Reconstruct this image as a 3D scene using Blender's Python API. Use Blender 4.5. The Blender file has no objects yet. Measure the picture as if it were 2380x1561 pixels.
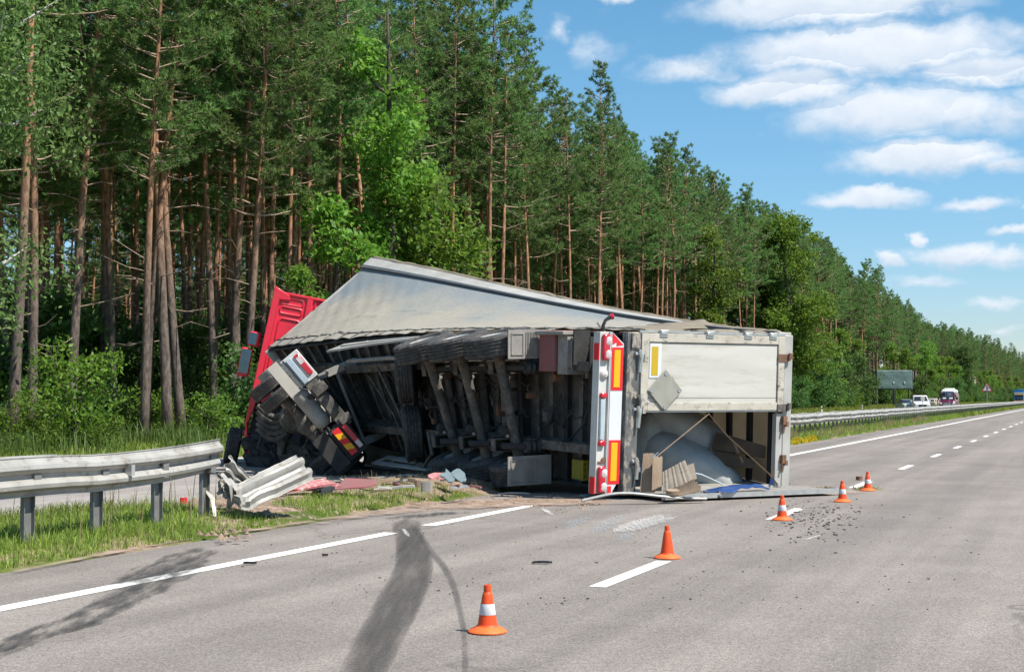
import bpy, math, random
import numpy as np
from mathutils import Vector, noise as mnoise

random.seed(7); rng = np.random.default_rng(7)
scene = bpy.context.scene
COL = scene.collection
R = math.radians
# ------------------------------------------------------------------ camera
H_CAM = 1.58; FPX = 3254.0; PITCH = math.atan2(143.5, FPX)
cam_d = bpy.data.cameras.new('camera'); cam = bpy.data.objects.new('camera', cam_d); COL.objects.link(cam)
cam_d.sensor_width = 36; cam_d.lens = 49.22; cam_d.clip_start = .1; cam_d.clip_end = 6000
cam.location = (0, 0, H_CAM); cam.rotation_euler = (R(90) + PITCH, 0, 0)
scene.camera = cam
# ------------------------------------------------------------------ light and exposure
SUN_EL = R(55); SUN_H = Vector((.89, -.455, 0)).normalized()
sun_d = bpy.data.lights.new('sun', 'SUN'); sun = bpy.data.objects.new('sun', sun_d); COL.objects.link(sun)
sun_d.energy = 4.6; sun_d.angle = R(.53); sun_d.color = (1, .95, .87)
sdir = SUN_H * math.cos(SUN_EL) + Vector((0, 0, math.sin(SUN_EL)))
sun.rotation_euler = (-sdir).to_track_quat('-Z', 'Y').to_euler()
scene.view_settings.view_transform = 'Standard'; scene.view_settings.look = 'None'
scene.view_settings.exposure = .78; scene.view_settings.gamma = 1; scene.view_settings.use_curve_mapping = False
cy = scene.cycles
cy.max_bounces = 8; cy.diffuse_bounces = 4; cy.glossy_bounces = 2; cy.transmission_bounces = 4; cy.transparent_max_bounces = 8
cy.caustics_reflective = False; cy.caustics_refractive = False
cy.use_denoising = True

TH = R(22.24); ST, CT = math.sin(TH), math.cos(TH)

def ray(px, py):
    "direction of a point of the photograph (2380 x 1561)"
    x = (px - 1190) / FPX; v = -(py - 780.5) / FPX; c, s = math.cos(PITCH), math.sin(PITCH)
    return Vector((x, c - v * s, s + v * c))
def un(px, py, d): return Vector((0, 0, H_CAM)) + ray(px, py) * d
def gp(px, py, z=0.0):
    r = ray(px, py); return Vector((0, 0, H_CAM)) + r * ((z - H_CAM) / r.z)
def rd(t, n, z=0.0): return Vector((t * ST - n * CT, t * CT + n * ST, z))
def tn(p): return p[0] * ST + p[1] * CT, -p[0] * CT + p[1] * ST

# ------------------------------------------------------------------ sky
world = bpy.data.worlds.new('World'); scene.world = world; world.use_nodes = True
def build_world():
    nt = world.node_tree; nt.nodes.clear(); N = nt.nodes.new; L = nt.links.new
    out = N('ShaderNodeOutputWorld'); bg = N('ShaderNodeBackground'); L(bg.outputs[0], out.inputs[0])
    sky = N('ShaderNodeTexSky'); sky.sky_type = 'NISHITA'; sky.sun_disc = False
    sky.sun_elevation = SUN_EL; sky.sun_rotation = math.atan2(SUN_H.x, SUN_H.y)
    sky.air_density = 1.0; sky.dust_density = .1; sky.ozone_density = 3.2
    hs = N('ShaderNodeHueSaturation'); hs.inputs['Hue'].default_value = .487; hs.inputs['Saturation'].default_value = 1.2; hs.inputs['Value'].default_value = .93
    L(sky.outputs[0], hs.inputs['Color'])
    tc = N('ShaderNodeTexCoord'); sep = N('ShaderNodeSeparateXYZ'); L(tc.outputs['Generated'], sep.inputs[0])
    def m(op, a, b=None, c=None, clamp=False):
        n = N('ShaderNodeMath'); n.operation = op; n.use_clamp = clamp
        for i, v in enumerate((a, b, c)):
            if v is None: continue
            if isinstance(v, (int, float)): n.inputs[i].default_value = v
            else: L(v, n.inputs[i])
        return n.outputs[0]
    az = m('ARCTAN2', sep.outputs[0], sep.outputs[1]); el = m('ARCSINE', sep.outputs[2])
    cmb = N('ShaderNodeCombineXYZ'); L(az, cmb.inputs[0]); L(el, cmb.inputs[1])
    def vm(op, a, b):
        n = N('ShaderNodeVectorMath'); n.operation = op
        for i, v in enumerate((a, b)):
            if v is None: continue
            if isinstance(v, tuple): n.inputs[i].default_value = v
            else: L(v, n.inputs[i])
        return n
    def nz(scale, detail, vec, rough=.6):
        n = N('ShaderNodeTexNoise'); n.inputs['Scale'].default_value = scale; n.inputs['Detail'].default_value = detail
        n.inputs['Roughness'].default_value = rough; L(vec, n.inputs['Vector']); return n
    st = vm('MULTIPLY', cmb.outputs[0], (1, 1.45, 1)).outputs[0]
    w1 = nz(26, 4, st); w2 = vm('SUBTRACT', w1.outputs['Color'], (.5, .5, .5)).outputs[0]
    warp = vm('MULTIPLY', w2, (.045, .022, 0)).outputs[0]
    v = vm('ADD', cmb.outputs[0], warp).outputs[0]
    clouds = [(1930, 12, 350, 48, 1), (2050, 112, 370, 66, 1), (2310, 158, 200, 36, .95), (1590, 165, 130, 34, .62), (1820, 205, 185, 46, 1.05),
              (2090, 258, 270, 68, .92), (2335, 268, 120, 50, .6), (2150, 366, 205, 48, 1), (2335, 382, 90, 26, .7), (2020, 459, 125, 25, .95),
              (2262, 467, 105, 18, .7), (2134, 556, 24, 18, .8), (2352, 540, 52, 18, .9), (2230, 598, 130, 32, .85), (2345, 602, 60, 24, .75),
              (2060, 606, 38, 22, .8), (2150, 652, 100, 15, .5), (2310, 702, 80, 18, .55), (2345, 762, 50, 14, .5), (1300, 70, 32, 42, .45),
              (1375, 120, 75, 50, .42), (1430, 0, 60, 15, .7), (2480, 480, 90, 30, 1), (2600, 200, 200, 60, 1)]
    tot = None; hi = None
    for px, py, rx, ry, amp in clouds:
        d = ray(px, py).normalized(); a0, e0 = math.atan2(d.x, d.y), math.asin(d.z)
        q = vm('MULTIPLY', vm('SUBTRACT', v, (a0, e0, 0)).outputs[0], (FPX / rx * .82, FPX / ry * .82, 0))
        ln = vm('LENGTH', q.outputs[0], None).outputs['Value']
        val = m('MULTIPLY_ADD', ln, -amp, amp)
        sy = N('ShaderNodeSeparateXYZ'); L(q.outputs[0], sy.inputs[0])
        tot = val if tot is None else m('MAXIMUM', tot, val)
        lift = m('MULTIPLY', m('GREATER_THAN', val, .02), sy.outputs[1])
        hi = lift if hi is None else m('ADD', hi, lift)
    # the same kind of clouds over the rest of the sky
    zc = m('MAXIMUM', sep.outputs[2], .03)
    gx = m('DIVIDE', sep.outputs[0], zc); gy = m('DIVIDE', sep.outputs[1], zc)
    gc = N('ShaderNodeCombineXYZ'); L(gx, gc.inputs[0]); L(gy, gc.inputs[1])
    fld = nz(.55, 5, gc.outputs[0], .55)
    away = vm('LENGTH', vm('MULTIPLY', vm('SUBTRACT', cmb.outputs[0], (.1, .12, 0)).outputs[0], (1.5, 2.6, 0)).outputs[0], None).outputs['Value']
    gate = m('MULTIPLY', m('SUBTRACT', away, .62), 2, clamp=True)
    rest = m('MULTIPLY', m('MULTIPLY', m('SUBTRACT', fld.outputs[0], .54), 5), gate)
    tot = m('MAXIMUM', tot, rest)
    n2 = nz(36, 7, st, .58)
    dens = m('ADD', tot, m('MULTIPLY', m('SUBTRACT', n2.outputs[0], .5), .55))
    mr = N('ShaderNodeMapRange'); mr.interpolation_type = 'SMOOTHSTEP'
    mr.inputs[1].default_value = .05; mr.inputs[2].default_value = .62; mr.inputs[4].default_value = .97; L(dens, mr.inputs[0])
    up = N('ShaderNodeMapRange'); up.inputs[1].default_value = -.6; up.inputs[2].default_value = .5; L(hi, up.inputs[0])
    n3 = nz(34, 4, st)
    br = m('ADD', m('MULTIPLY', up.outputs[0], .55), m('MULTIPLY', n3.outputs[0], .7), clamp=True)
    cc = N('ShaderNodeMix'); cc.data_type = 'RGBA'; L(br, cc.inputs[0])
    cc.inputs[6].default_value = (3.1, 4.0, 5.1, 1); cc.inputs[7].default_value = (6.0, 6.25, 6.6, 1)
    hz = N('ShaderNodeMapRange'); hz.interpolation_type = 'SMOOTHSTEP'; hz.inputs[1].default_value = -.02; hz.inputs[2].default_value = .26; L(sep.outputs[2], hz.inputs[0])
    gr = N('ShaderNodeMix'); gr.data_type = 'RGBA'; L(hz.outputs[0], gr.inputs[0]); gr.inputs[6].default_value = (.66, .72, .86, 1); gr.inputs[7].default_value = (1, 1, 1, 1)
    mu = N('ShaderNodeMix'); mu.data_type = 'RGBA'; mu.blend_type = 'MULTIPLY'; mu.inputs[0].default_value = 1; L(hs.outputs[0], mu.inputs[6]); L(gr.outputs[2], mu.inputs[7])
    mix = N('ShaderNodeMix'); mix.data_type = 'RGBA'; L(mr.outputs[0], mix.inputs[0]); L(mu.outputs[2], mix.inputs[6]); L(cc.outputs[2], mix.inputs[7])
    L(mix.outputs[2], bg.inputs[0]); bg.inputs[1].default_value = .095
build_world()

# ------------------------------------------------------------------ materials
def new_mat(name):
    m = bpy.data.materials.new(name); m.use_nodes = True
    nt = m.node_tree; return m, nt, nt.nodes['Principled BSDF'], nt.nodes.new, nt.links.new
MATS = {}
def pm(name, c1, c2=None, sc=6, rough=.6, metal=0, bump=0, bsc=40, c3=None, thr=(.45, .6), detail=6, spec=.4, stretch=(1, 1, 1), coat=0, trans=None):
    "paint or metal: two tones mixed by noise, a third (rust, dirt) in sharper blotches, fine bump"
    m, nt, p, N, L = new_mat(name)
    tc = N('ShaderNodeTexCoord'); mp = N('ShaderNodeMapping'); L(tc.outputs['Object'], mp.inputs[0]); mp.inputs['Scale'].default_value = stretch
    n1 = N('ShaderNodeTexNoise'); n1.inputs['Scale'].default_value = sc; n1.inputs['Detail'].default_value = detail; L(mp.outputs[0], n1.inputs['Vector'])
    c2 = c2 or tuple(x * .8 for x in c1)
    r = N('ShaderNodeValToRGB'); r.color_ramp.elements[0].position = .32; r.color_ramp.elements[1].position = .68
    r.color_ramp.elements[0].color = (*c2, 1); r.color_ramp.elements[1].color = (*c1, 1); L(n1.outputs[0], r.inputs[0]); col = r.outputs[0]
    if c3:
        n2 = N('ShaderNodeTexNoise'); n2.inputs['Scale'].default_value = sc * 1.9; n2.inputs['Detail'].default_value = 9; n2.inputs['Roughness'].default_value = .7; L(mp.outputs[0], n2.inputs['Vector'])
        mr = N('ShaderNodeMapRange'); mr.inputs[1].default_value = thr[0]; mr.inputs[2].default_value = thr[1]; L(n2.outputs[0], mr.inputs[0])
        mx = N('ShaderNodeMix'); mx.data_type = 'RGBA'; L(mr.outputs[0], mx.inputs[0]); L(col, mx.inputs[6]); mx.inputs[7].default_value = (*c3, 1); col = mx.outputs[2]
    L(col, p.inputs['Base Color']); p.inputs['Roughness'].default_value = rough; p.inputs['Metallic'].default_value = metal
    p.inputs['Specular IOR Level'].default_value = spec; p.inputs['Coat Weight'].default_value = coat; p.inputs['Coat Roughness'].default_value = .12
    if bump:
        nb = N('ShaderNodeTexNoise'); nb.inputs['Scale'].default_value = bsc; nb.inputs['Detail'].default_value = 4; L(mp.outputs[0], nb.inputs['Vector'])
        b = N('ShaderNodeBump'); b.inputs['Strength'].default_value = bump; b.inputs['Distance'].default_value = .02; L(nb.outputs[0], b.inputs['Height']); L(b.outputs[0], p.inputs['Normal'])
    if trans:
        t = N('ShaderNodeBsdfTranslucent'); L(col, t.inputs['Color']); ms = N('ShaderNodeMixShader'); ms.inputs[0].default_value = trans
        o = nt.nodes['Material Output']; L(p.outputs[0], ms.inputs[1]); L(t.outputs[0], ms.inputs[2]); L(ms.outputs[0], o.inputs[0])
    MATS[name] = m; return m

def leaf_mat(name, lo, hi, trans=.35, alt=None):
    m, nt, p, N, L = new_mat(name)
    g = N('ShaderNodeNewGeometry'); oi = N('ShaderNodeObjectInfo')
    tc = N('ShaderNodeTexCoord'); n1 = N('ShaderNodeTexNoise'); n1.inputs['Scale'].default_value = .8; n1.inputs['Detail'].default_value = 3; L(tc.outputs['Object'], n1.inputs['Vector'])
    a = N('ShaderNodeMath'); a.operation = 'MULTIPLY_ADD'; L(g.outputs['Random Per Island'], a.inputs[0]); a.inputs[1].default_value = .55
    b = N('ShaderNodeMath'); b.operation = 'MULTIPLY_ADD'; L(n1.outputs[0], b.inputs[0]); b.inputs[1].default_value = .5; b.inputs[2].default_value = -.12; L(b.outputs[0], a.inputs[2])
    r = N('ShaderNodeValToRGB'); r.color_ramp.elements[0].color = (*lo, 1); r.color_ramp.elements[1].color = (*hi, 1); L(a.outputs[0], r.inputs[0])
    hs = N('ShaderNodeHueSaturation'); L(r.outputs[0], hs.inputs['Color'])
    h = N('ShaderNodeMath'); h.operation = 'MULTIPLY_ADD'; L(oi.outputs['Random'], h.inputs[0]); h.inputs[1].default_value = .035; h.inputs[2].default_value = .482; L(h.outputs[0], hs.inputs['Hue'])
    vv = N('ShaderNodeMath'); vv.operation = 'MULTIPLY_ADD'; L(oi.outputs['Random'], vv.inputs[0]); vv.inputs[1].default_value = .5; vv.inputs[2].default_value = .75; L(vv.outputs[0], hs.inputs['Value'])
    L(hs.outputs[0], p.inputs['Base Color']); p.inputs['Roughness'].default_value = .55; p.inputs['Specular IOR Level'].default_value = .3
    t = N('ShaderNodeBsdfTranslucent'); hs2 = N('ShaderNodeHueSaturation'); hs2.inputs['Hue'].default_value = .485; hs2.inputs['Value'].default_value = 1.5; L(hs.outputs[0], hs2.inputs['Color']); L(hs2.outputs[0], t.inputs['Color'])
    ms = N('ShaderNodeMixShader'); ms.inputs[0].default_value = trans; o = nt.nodes['Material Output']
    L(p.outputs[0], ms.inputs[1]); L(t.outputs[0], ms.inputs[2]); L(ms.outputs[0], o.inputs[0])
    MATS[name] = m; return m

def sheet_mat(name, col, n_scale, lo, hi, edge=None, stretch=(1, 1, 1), rough=.85, amax=1.0):
    "a thin worn layer on the road: noise breaks it up; it fades towards the sides of its own strip (v of its UV)"
    m, nt, p, N, L = new_mat(name)
    tc = N('ShaderNodeTexCoord'); mp = N('ShaderNodeMapping'); mp.inputs['Scale'].default_value = stretch; mp.inputs['Rotation'].default_value = (0, 0, TH); L(tc.outputs['Object'], mp.inputs[0])
    n1 = N('ShaderNodeTexNoise'); n1.inputs['Scale'].default_value = n_scale; n1.inputs['Detail'].default_value = 8; n1.inputs['Roughness'].default_value = .68; L(mp.outputs[0], n1.inputs['Vector'])
    val = n1.outputs[0]
    if edge is not None:
        uv = N('ShaderNodeUVMap'); s = N('ShaderNodeSeparateXYZ'); L(uv.outputs[0], s.inputs[0])
        def m2(op, a, b):
            k = N('ShaderNodeMath'); k.operation = op
            for i, v in enumerate((a, b)):
                if isinstance(v, (int, float)): k.inputs[i].default_value = v
                else: L(v, k.inputs[i])
            return k.outputs[0]
        ev = m2('MULTIPLY', m2('ABSOLUTE', m2('SUBTRACT', s.outputs[1], .5), 0), 2)
        eu = m2('POWER', m2('MULTIPLY', m2('ABSOLUTE', m2('SUBTRACT', s.outputs[0], .5), 0), 2), 6)
        val = m2('SUBTRACT', val, m2('MULTIPLY', m2('ADD', m2('POWER', ev, 5), eu), edge))
    mr = N('ShaderNodeMapRange'); mr.inputs[1].default_value = lo; mr.inputs[2].default_value = hi; mr.inputs[4].default_value = amax; L(val, mr.inputs[0])
    n2 = N('ShaderNodeTexNoise'); n2.inputs['Scale'].default_value = 90; n2.inputs['Detail'].default_value = 2; L(tc.outputs['Object'], n2.inputs['Vector'])
    r = N('ShaderNodeValToRGB'); r.color_ramp.elements[0].color = (*[c * .75 for c in col], 1); r.color_ramp.elements[1].color = (*[min(1, c * 1.25) for c in col], 1); L(n2.outputs[0], r.inputs[0])
    L(r.outputs[0], p.inputs['Base Color']); p.inputs['Roughness'].default_value = rough; p.inputs['Specular IOR Level'].default_value = .25
    L(mr.outputs[0], p.inputs['Alpha'])
    MATS[name] = m; return m

def asphalt_mat(name, base, dark, light):
    m, nt, p, N, L = new_mat(name)
    tc = N('ShaderNodeTexCoord'); mp = N('ShaderNodeMapping'); mp.inputs['Rotation'].default_value = (0, 0, TH); L(tc.outputs['Object'], mp.inputs[0])
    def nz(sc, det, vec, ro=.6):
        n = N('ShaderNodeTexNoise'); n.inputs['Scale'].default_value = sc; n.inputs['Detail'].default_value = det; n.inputs['Roughness'].default_value = ro; L(vec, n.inputs['Vector']); return n.outputs[0]
    def ramp(v, a, b, ca, cb):
        r = N('ShaderNodeValToRGB'); r.color_ramp.elements[0].position = a; r.color_ramp.elements[1].position = b
        r.color_ramp.elements[0].color = (*ca, 1); r.color_ramp.elements[1].color = (*cb, 1); L(v, r.inputs[0]); return r.outputs[0]
    def mixc(f, a, b, typ='MIX'):
        x = N('ShaderNodeMix'); x.data_type = 'RGBA'; x.blend_type = typ
        for i, v in ((0, f), (6, a), (7, b)):
            if isinstance(v, (int, float)): x.inputs[i].default_value = v
            elif isinstance(v, tuple): x.inputs[i].default_value = (*v, 1)
            else: L(v, x.inputs[i])
        return x.outputs[2]
    big = ramp(nz(.35, 5, tc.outputs['Object']), .35, .7, tuple(c * .9 for c in base), tuple(c * 1.08 for c in base))
    sm = N('ShaderNodeMapping'); sm.inputs['Scale'].default_value = (1.1, .035, 1); L(mp.outputs[0], sm.inputs[0])
    tracks = ramp(nz(1, 3, sm.outputs[0]), .4, .65, (.80, .80, .81), (1.06, 1.05, 1.04))
    c = mixc(1.0, big, tracks, 'MULTIPLY')
    spk = N('ShaderNodeTexVoronoi'); spk.inputs['Scale'].default_value = 85; L(tc.outputs['Object'], spk.inputs['Vector'])
    hsv = N('ShaderNodeSeparateColor'); L(spk.outputs['Color'], hsv.inputs[0])
    c = mixc(1.0, c, ramp(hsv.outputs[0], .02, .98, (.74, .74, .75), (1.28, 1.26, 1.23)), 'MULTIPLY')
    c = mixc(1.0, c, ramp(nz(22, 3, tc.outputs['Object']), .3, .7, (.88, .88, .88), (1.1, 1.1, 1.1)), 'MULTIPLY')
    cr = N('ShaderNodeTexVoronoi'); cr.feature = 'DISTANCE_TO_EDGE'; cr.inputs['Scale'].default_value = .22
    wv = N('ShaderNodeVectorMath'); wv.operation = 'ADD'; L(mp.outputs[0], wv.inputs[0])
    nw = N('ShaderNodeTexNoise'); nw.inputs['Scale'].default_value = 1.2; L(mp.outputs[0], nw.inputs['Vector']); L(nw.outputs['Color'], wv.inputs[1]); L(wv.outputs[0], cr.inputs['Vector'])
    ck = N('ShaderNodeMapRange'); ck.inputs[1].default_value = .0; ck.inputs[2].default_value = .010; ck.inputs[3].default_value = 1; ck.inputs[4].default_value = 0; L(cr.outputs['Distance'], ck.inputs[0])
    gate = ramp(nz(.16, 2, mp.outputs[0]), .52, .6, (0, 0, 0), (.55, .55, .55)); k1 = N('ShaderNodeMath'); k1.operation = 'MULTIPLY'; L(ck.outputs[0], k1.inputs[0]); L(gate, k1.inputs[1])
    c = mixc(k1.outputs[0], c, (.06, .055, .05))
    px = N('ShaderNodeSeparateXYZ'); L(wv.outputs[0], px.inputs[0])
    c = mixc(1.0, c, ramp(nz(.9, 7, mp.outputs[0], .7), .38, .72, (.90, .89, .88), (1.06, 1.06, 1.06)), 'MULTIPLY')
    L(c, p.inputs['Base Color'])
    p.inputs['Roughness'].default_value = .86; p.inputs['Specular IOR Level'].default_value = .3
    b = N('ShaderNodeBump'); b.inputs['Strength'].default_value = .5; b.inputs['Distance'].default_value = .006; L(spk.outputs['Distance'], b.inputs['Height']); L(b.outputs[0], p.inputs['Normal'])
    MATS[name] = m; return m

def ground_mat():
    m, nt, p, N, L = new_mat('ground_cover')
    tc = N('ShaderNodeTexCoord')
    def nz(sc, det, ro=.6):
        n = N('ShaderNodeTexNoise'); n.inputs['Scale'].default_value = sc; n.inputs['Detail'].default_value = det; n.inputs['Roughness'].default_value = ro; L(tc.outputs['Object'], n.inputs['Vector']); return n.outputs[0]
    def ramp(v, a, b, ca, cb):
        r = N('ShaderNodeValToRGB'); r.color_ramp.elements[0].position = a; r.color_ramp.elements[1].position = b
        r.color_ramp.elements[0].color = (*ca, 1); r.color_ramp.elements[1].color = (*cb, 1); L(v, r.inputs[0]); return r.outputs[0]
    grass = ramp(nz(2.2, 8), .35, .7, (.045, .075, .018), (.13, .15, .04))
    soil = ramp(nz(9, 8, .7), .3, .7, (.17, .115, .08), (.36, .27, .20))
    x = N('ShaderNodeMix'); x.data_type = 'RGBA'; L(ramp(nz(.9, 6), .5, .62, (0, 0, 0), (1, 1, 1)), x.inputs[0]); L(grass, x.inputs[6]); L(soil, x.inputs[7])
    L(x.outputs[2], p.inputs['Base Color']); p.inputs['Roughness'].default_value = .95; p.inputs['Specular IOR Level'].default_value = .1
    b = N('ShaderNodeBump'); b.inputs['Strength'].default_value = .8; b.inputs['Distance'].default_value = .05; L(nz(14, 6), b.inputs['Height']); L(b.outputs[0], p.inputs['Normal'])
    return m

def bark_mat(name, low, high, z0, z1, dark):
    m, nt, p, N, L = new_mat(name)
    tc = N('ShaderNodeTexCoord'); s = N('ShaderNodeSeparateXYZ'); L(tc.outputs['Object'], s.inputs[0])
    mr = N('ShaderNodeMapRange'); mr.interpolation_type = 'SMOOTHSTEP'; mr.inputs[1].default_value = z0; mr.inputs[2].default_value = z1; L(s.outputs[2], mr.inputs[0])
    x = N('ShaderNodeMix'); x.data_type = 'RGBA'; L(mr.outputs[0], x.inputs[0]); x.inputs[6].default_value = (*low, 1); x.inputs[7].default_value = (*high, 1)
    mp = N('ShaderNodeMapping'); mp.inputs['Scale'].default_value = (1, 1, .35); L(tc.outputs['Object'], mp.inputs[0])
    n = N('ShaderNodeTexNoise'); n.inputs['Scale'].default_value = 9; n.inputs['Detail'].default_value = 7; n.inputs['Roughness'].default_value = .7; L(mp.outputs[0], n.inputs['Vector'])
    r = N('ShaderNodeValToRGB'); r.color_ramp.elements[0].position = .38; r.color_ramp.elements[1].position = .62
    r.color_ramp.elements[0].color = (*dark, 1); r.color_ramp.elements[1].color = (1.15, 1.15, 1.15, 1); L(n.outputs[0], r.inputs[0])
    y = N('ShaderNodeMix'); y.data_type = 'RGBA'; y.blend_type = 'MULTIPLY'; y.inputs[0].default_value = 1; L(x.outputs[2], y.inputs[6]); L(r.outputs[0], y.inputs[7])
    L(y.outputs[2], p.inputs['Base Color']); p.inputs['Roughness'].default_value = .9; p.inputs['Specular IOR Level'].default_value = .1
    b = N('ShaderNodeBump'); b.inputs['Strength'].default_value = .6; b.inputs['Distance'].default_value = .03; L(n.outputs[0], b.inputs['Height']); L(b.outputs[0], p.inputs['Normal'])
    return m

def glass_mat(name, c, rough=.05):
    return pm(name, c, c, rough=rough, spec=.9)

def curtain_mat(name, blue, dust):
    "blue-grey tarpaulin under an uneven film of road dust"
    m, nt, p, N, L = new_mat(name)
    tc = N('ShaderNodeTexCoord')
    n = N('ShaderNodeTexNoise'); n.inputs['Scale'].default_value = .55; n.inputs['Detail'].default_value = 5; L(tc.outputs['Object'], n.inputs['Vector'])
    uv = N('ShaderNodeUVMap'); s = N('ShaderNodeSeparateXYZ'); L(uv.outputs[0], s.inputs[0])
    a = N('ShaderNodeMath'); a.operation = 'MULTIPLY_ADD'; L(s.outputs[1], a.inputs[0]); a.inputs[1].default_value = .42; a.inputs[2].default_value = -.19
    b = N('ShaderNodeMath'); b.operation = 'ADD'; L(n.outputs[0], b.inputs[0]); L(a.outputs[0], b.inputs[1])
    r = N('ShaderNodeValToRGB'); r.color_ramp.elements[0].position = .46; r.color_ramp.elements[1].position = .76
    r.color_ramp.elements[0].color = (*dust, 1); r.color_ramp.elements[1].color = (*blue, 1); L(b.outputs[0], r.inputs[0])
    n2 = N('ShaderNodeTexNoise'); n2.inputs['Scale'].default_value = 14; n2.inputs['Detail'].default_value = 6; L(tc.outputs['Object'], n2.inputs['Vector'])
    r2 = N('ShaderNodeValToRGB'); r2.color_ramp.elements[0].position = .3; r2.color_ramp.elements[1].position = .7; r2.color_ramp.elements[0].color = (.88, .88, .88, 1); r2.color_ramp.elements[1].color = (1.06, 1.06, 1.06, 1); L(n2.outputs[0], r2.inputs[0])
    y = N('ShaderNodeMix'); y.data_type = 'RGBA'; y.blend_type = 'MULTIPLY'; y.inputs[0].default_value = 1; L(r.outputs[0], y.inputs[6]); L(r2.outputs[0], y.inputs[7])
    L(y.outputs[2], p.inputs['Base Color']); p.inputs['Roughness'].default_value = .72; p.inputs['Specular IOR Level'].default_value = .22
    return m

M_road = asphalt_mat('asphalt', (.242, .218, .198), None, None)
M_road2 = asphalt_mat('pale_asphalt', (.33, .305, .285), None, None)
M_ground = ground_mat()
M_white_line = sheet_mat('road_paint', (.78, .77, .73), 28, .26, .40)
M_skid = sheet_mat('tyre_rubber_mark', (.055, .052, .05), 1.6, .12, .66, edge=.62, stretch=(3.2, .16, 1), amax=.72)
M_skid3 = sheet_mat('faint_rubber_mark', (.075, .07, .066), 2.4, .18, .66, edge=.7, stretch=(2, .3, 1), amax=.55)
M_skid2 = sheet_mat('smeared_rubber', (.05, .05, .05), 2.8, .36, .64, edge=.32, stretch=(2.4, .5, 1), amax=.8)
M_scrape_w = sheet_mat('white_scrape', (.75, .75, .73), 5, .34, .62, edge=.45, stretch=(7, .5, 1), amax=.5)
M_scrape_b = sheet_mat('blue_scrape', (.33, .45, .55), 6, .42, .7, edge=.4, stretch=(7, .6, 1), amax=.38)
M_dust = sheet_mat('soil_dust', (.40, .30, .24), 2.2, .32, .6, edge=.35, amax=.85)
M_soil = pm('loose_soil', (.26, .185, .138), (.13, .09, .065), sc=6, rough=.95, bump=1, bsc=18, c3=(.33, .25, .19), spec=.1)
M_rail = pm('galvanised_steel', (.40, .39, .36), (.30, .29, .265), sc=3, rough=.55, metal=.2, c3=(.21, .18, .14), thr=(.52, .68), bump=.12, bsc=9)
M_post = pm('weathered_post', (.225, .225, .215), (.14, .14, .135), sc=4, rough=.6, metal=.2, c3=(.28, .22, .16), thr=(.6, .75))
M_under = pm('dusty_underbody', (.135, .124, .108), (.062, .058, .054), sc=4, rough=.85, c3=(.21, .18, .15), thr=(.5, .65), bump=.3, bsc=30, spec=.2)
M_under2 = pm('dark_underbody', (.055, .052, .05), (.03, .03, .03), sc=5, rough=.8, bump=.2, spec=.25)
M_floorboard = pm('floor_underside', (.14, .128, .115), (.075, .07, .065), sc=3, rough=.9, spec=.15)
M_tyre = pm('tyre_rubber', (.075, .072, .07), (.045, .044, .044), sc=7, rough=.8, c3=(.18, .16, .14), thr=(.52, .7), bump=.15, bsc=60, spec=.25)
M_rim = pm('rim_paint', (.58, .58, .56), (.40, .38, .35), sc=8, rough=.5, c3=(.25, .19, .14), thr=(.56, .7))
M_nut = pm('wheel_nut_steel', (.10, .10, .10), rough=.5, metal=.5)
M_flap = pm('dusty_plastic', (.30, .28, .25), (.22, .205, .185), sc=5, rough=.75, bump=.1)
M_curtain = curtain_mat('dusty_tarpaulin', (.20, .226, .238), (.315, .29, .242))
M_skirt = pm('tarp_skirt', (.30, .29, .26), (.18, .19, .19), sc=3, rough=.6, c3=(.13, .14, .15), thr=(.56, .7), bump=.4, bsc=6)
M_rooftarp = pm('roof_tarpaulin', (.50, .44, .35), (.40, .35, .27), sc=2, rough=.6, trans=.55)
M_alu = pm('aluminium', (.50, .50, .48), (.38, .38, .37), sc=6, rough=.4, metal=.5, c3=(.28, .25, .21), thr=(.6, .74))
M_alu_w = pm('dull_aluminium', (.44, .43, .40), (.34, .33, .30), sc=2, rough=.5, metal=.1, c3=(.20, .17, .14), thr=(.6, .8))
M_door = pm('white_door_panel', (.55, .535, .485), (.48, .46, .41), sc=1.2, rough=.45, c3=(.36, .33, .28), thr=(.52, .8), stretch=(.5, .5, 3), coat=.15)
M_doorframe = pm('dirty_white_frame', (.50, .47, .40), (.40, .365, .30), sc=3, rough=.6, c3=(.17, .14, .115), thr=(.53, .66), stretch=(1, 1, 1.5))
M_bumper = pm('chipped_white_paint', (.58, .58, .55), (.48, .47, .44), sc=3, rough=.45, c3=(.33, .22, .15), thr=(.62, .7))
M_board = pm('white_board', (.64, .65, .66), (.58, .59, .60), sc=2, rough=.4)
M_redplate = pm('red_reflector', (.72, .025, .03), (.66, .02, .025), rough=.35)
M_yelplate = pm('amber_reflector', (.85, .42, .01), (.82, .38, .01), sc=40, rough=.35, stretch=(1, 8, .1))
M_oliveplate = pm('olive_reflector', (.52, .36, .02), (.47, .32, .02), sc=30, rough=.4)
M_lens_red = pm('red_lens', (.55, .02, .04), (.42, .012, .03), sc=20, rough=.15, coat=.5)
M_lens_clear = pm('clear_lens', (.62, .56, .55), (.5, .44, .44), sc=20, rough=.15, coat=.5)
M_chrome = pm('bright_steel', (.75, .76, .76), (.6, .6, .6), rough=.22, metal=.9)
M_rust = pm('rusty_steel', (.22, .11, .06), (.12, .07, .045), sc=14, rough=.8, bump=.3)
M_sill = pm('scraped_sill', (.17, .17, .165), (.10, .10, .10), sc=4, rough=.5, metal=.35, c3=(.42, .36, .29), thr=(.5, .6), stretch=(1, 1, .5))
M_black = pm('black_plastic', (.03, .03, .032), rough=.55)
M_hole = pm('dark_hole', (.012, .012, .012), rough=.9)
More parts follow.
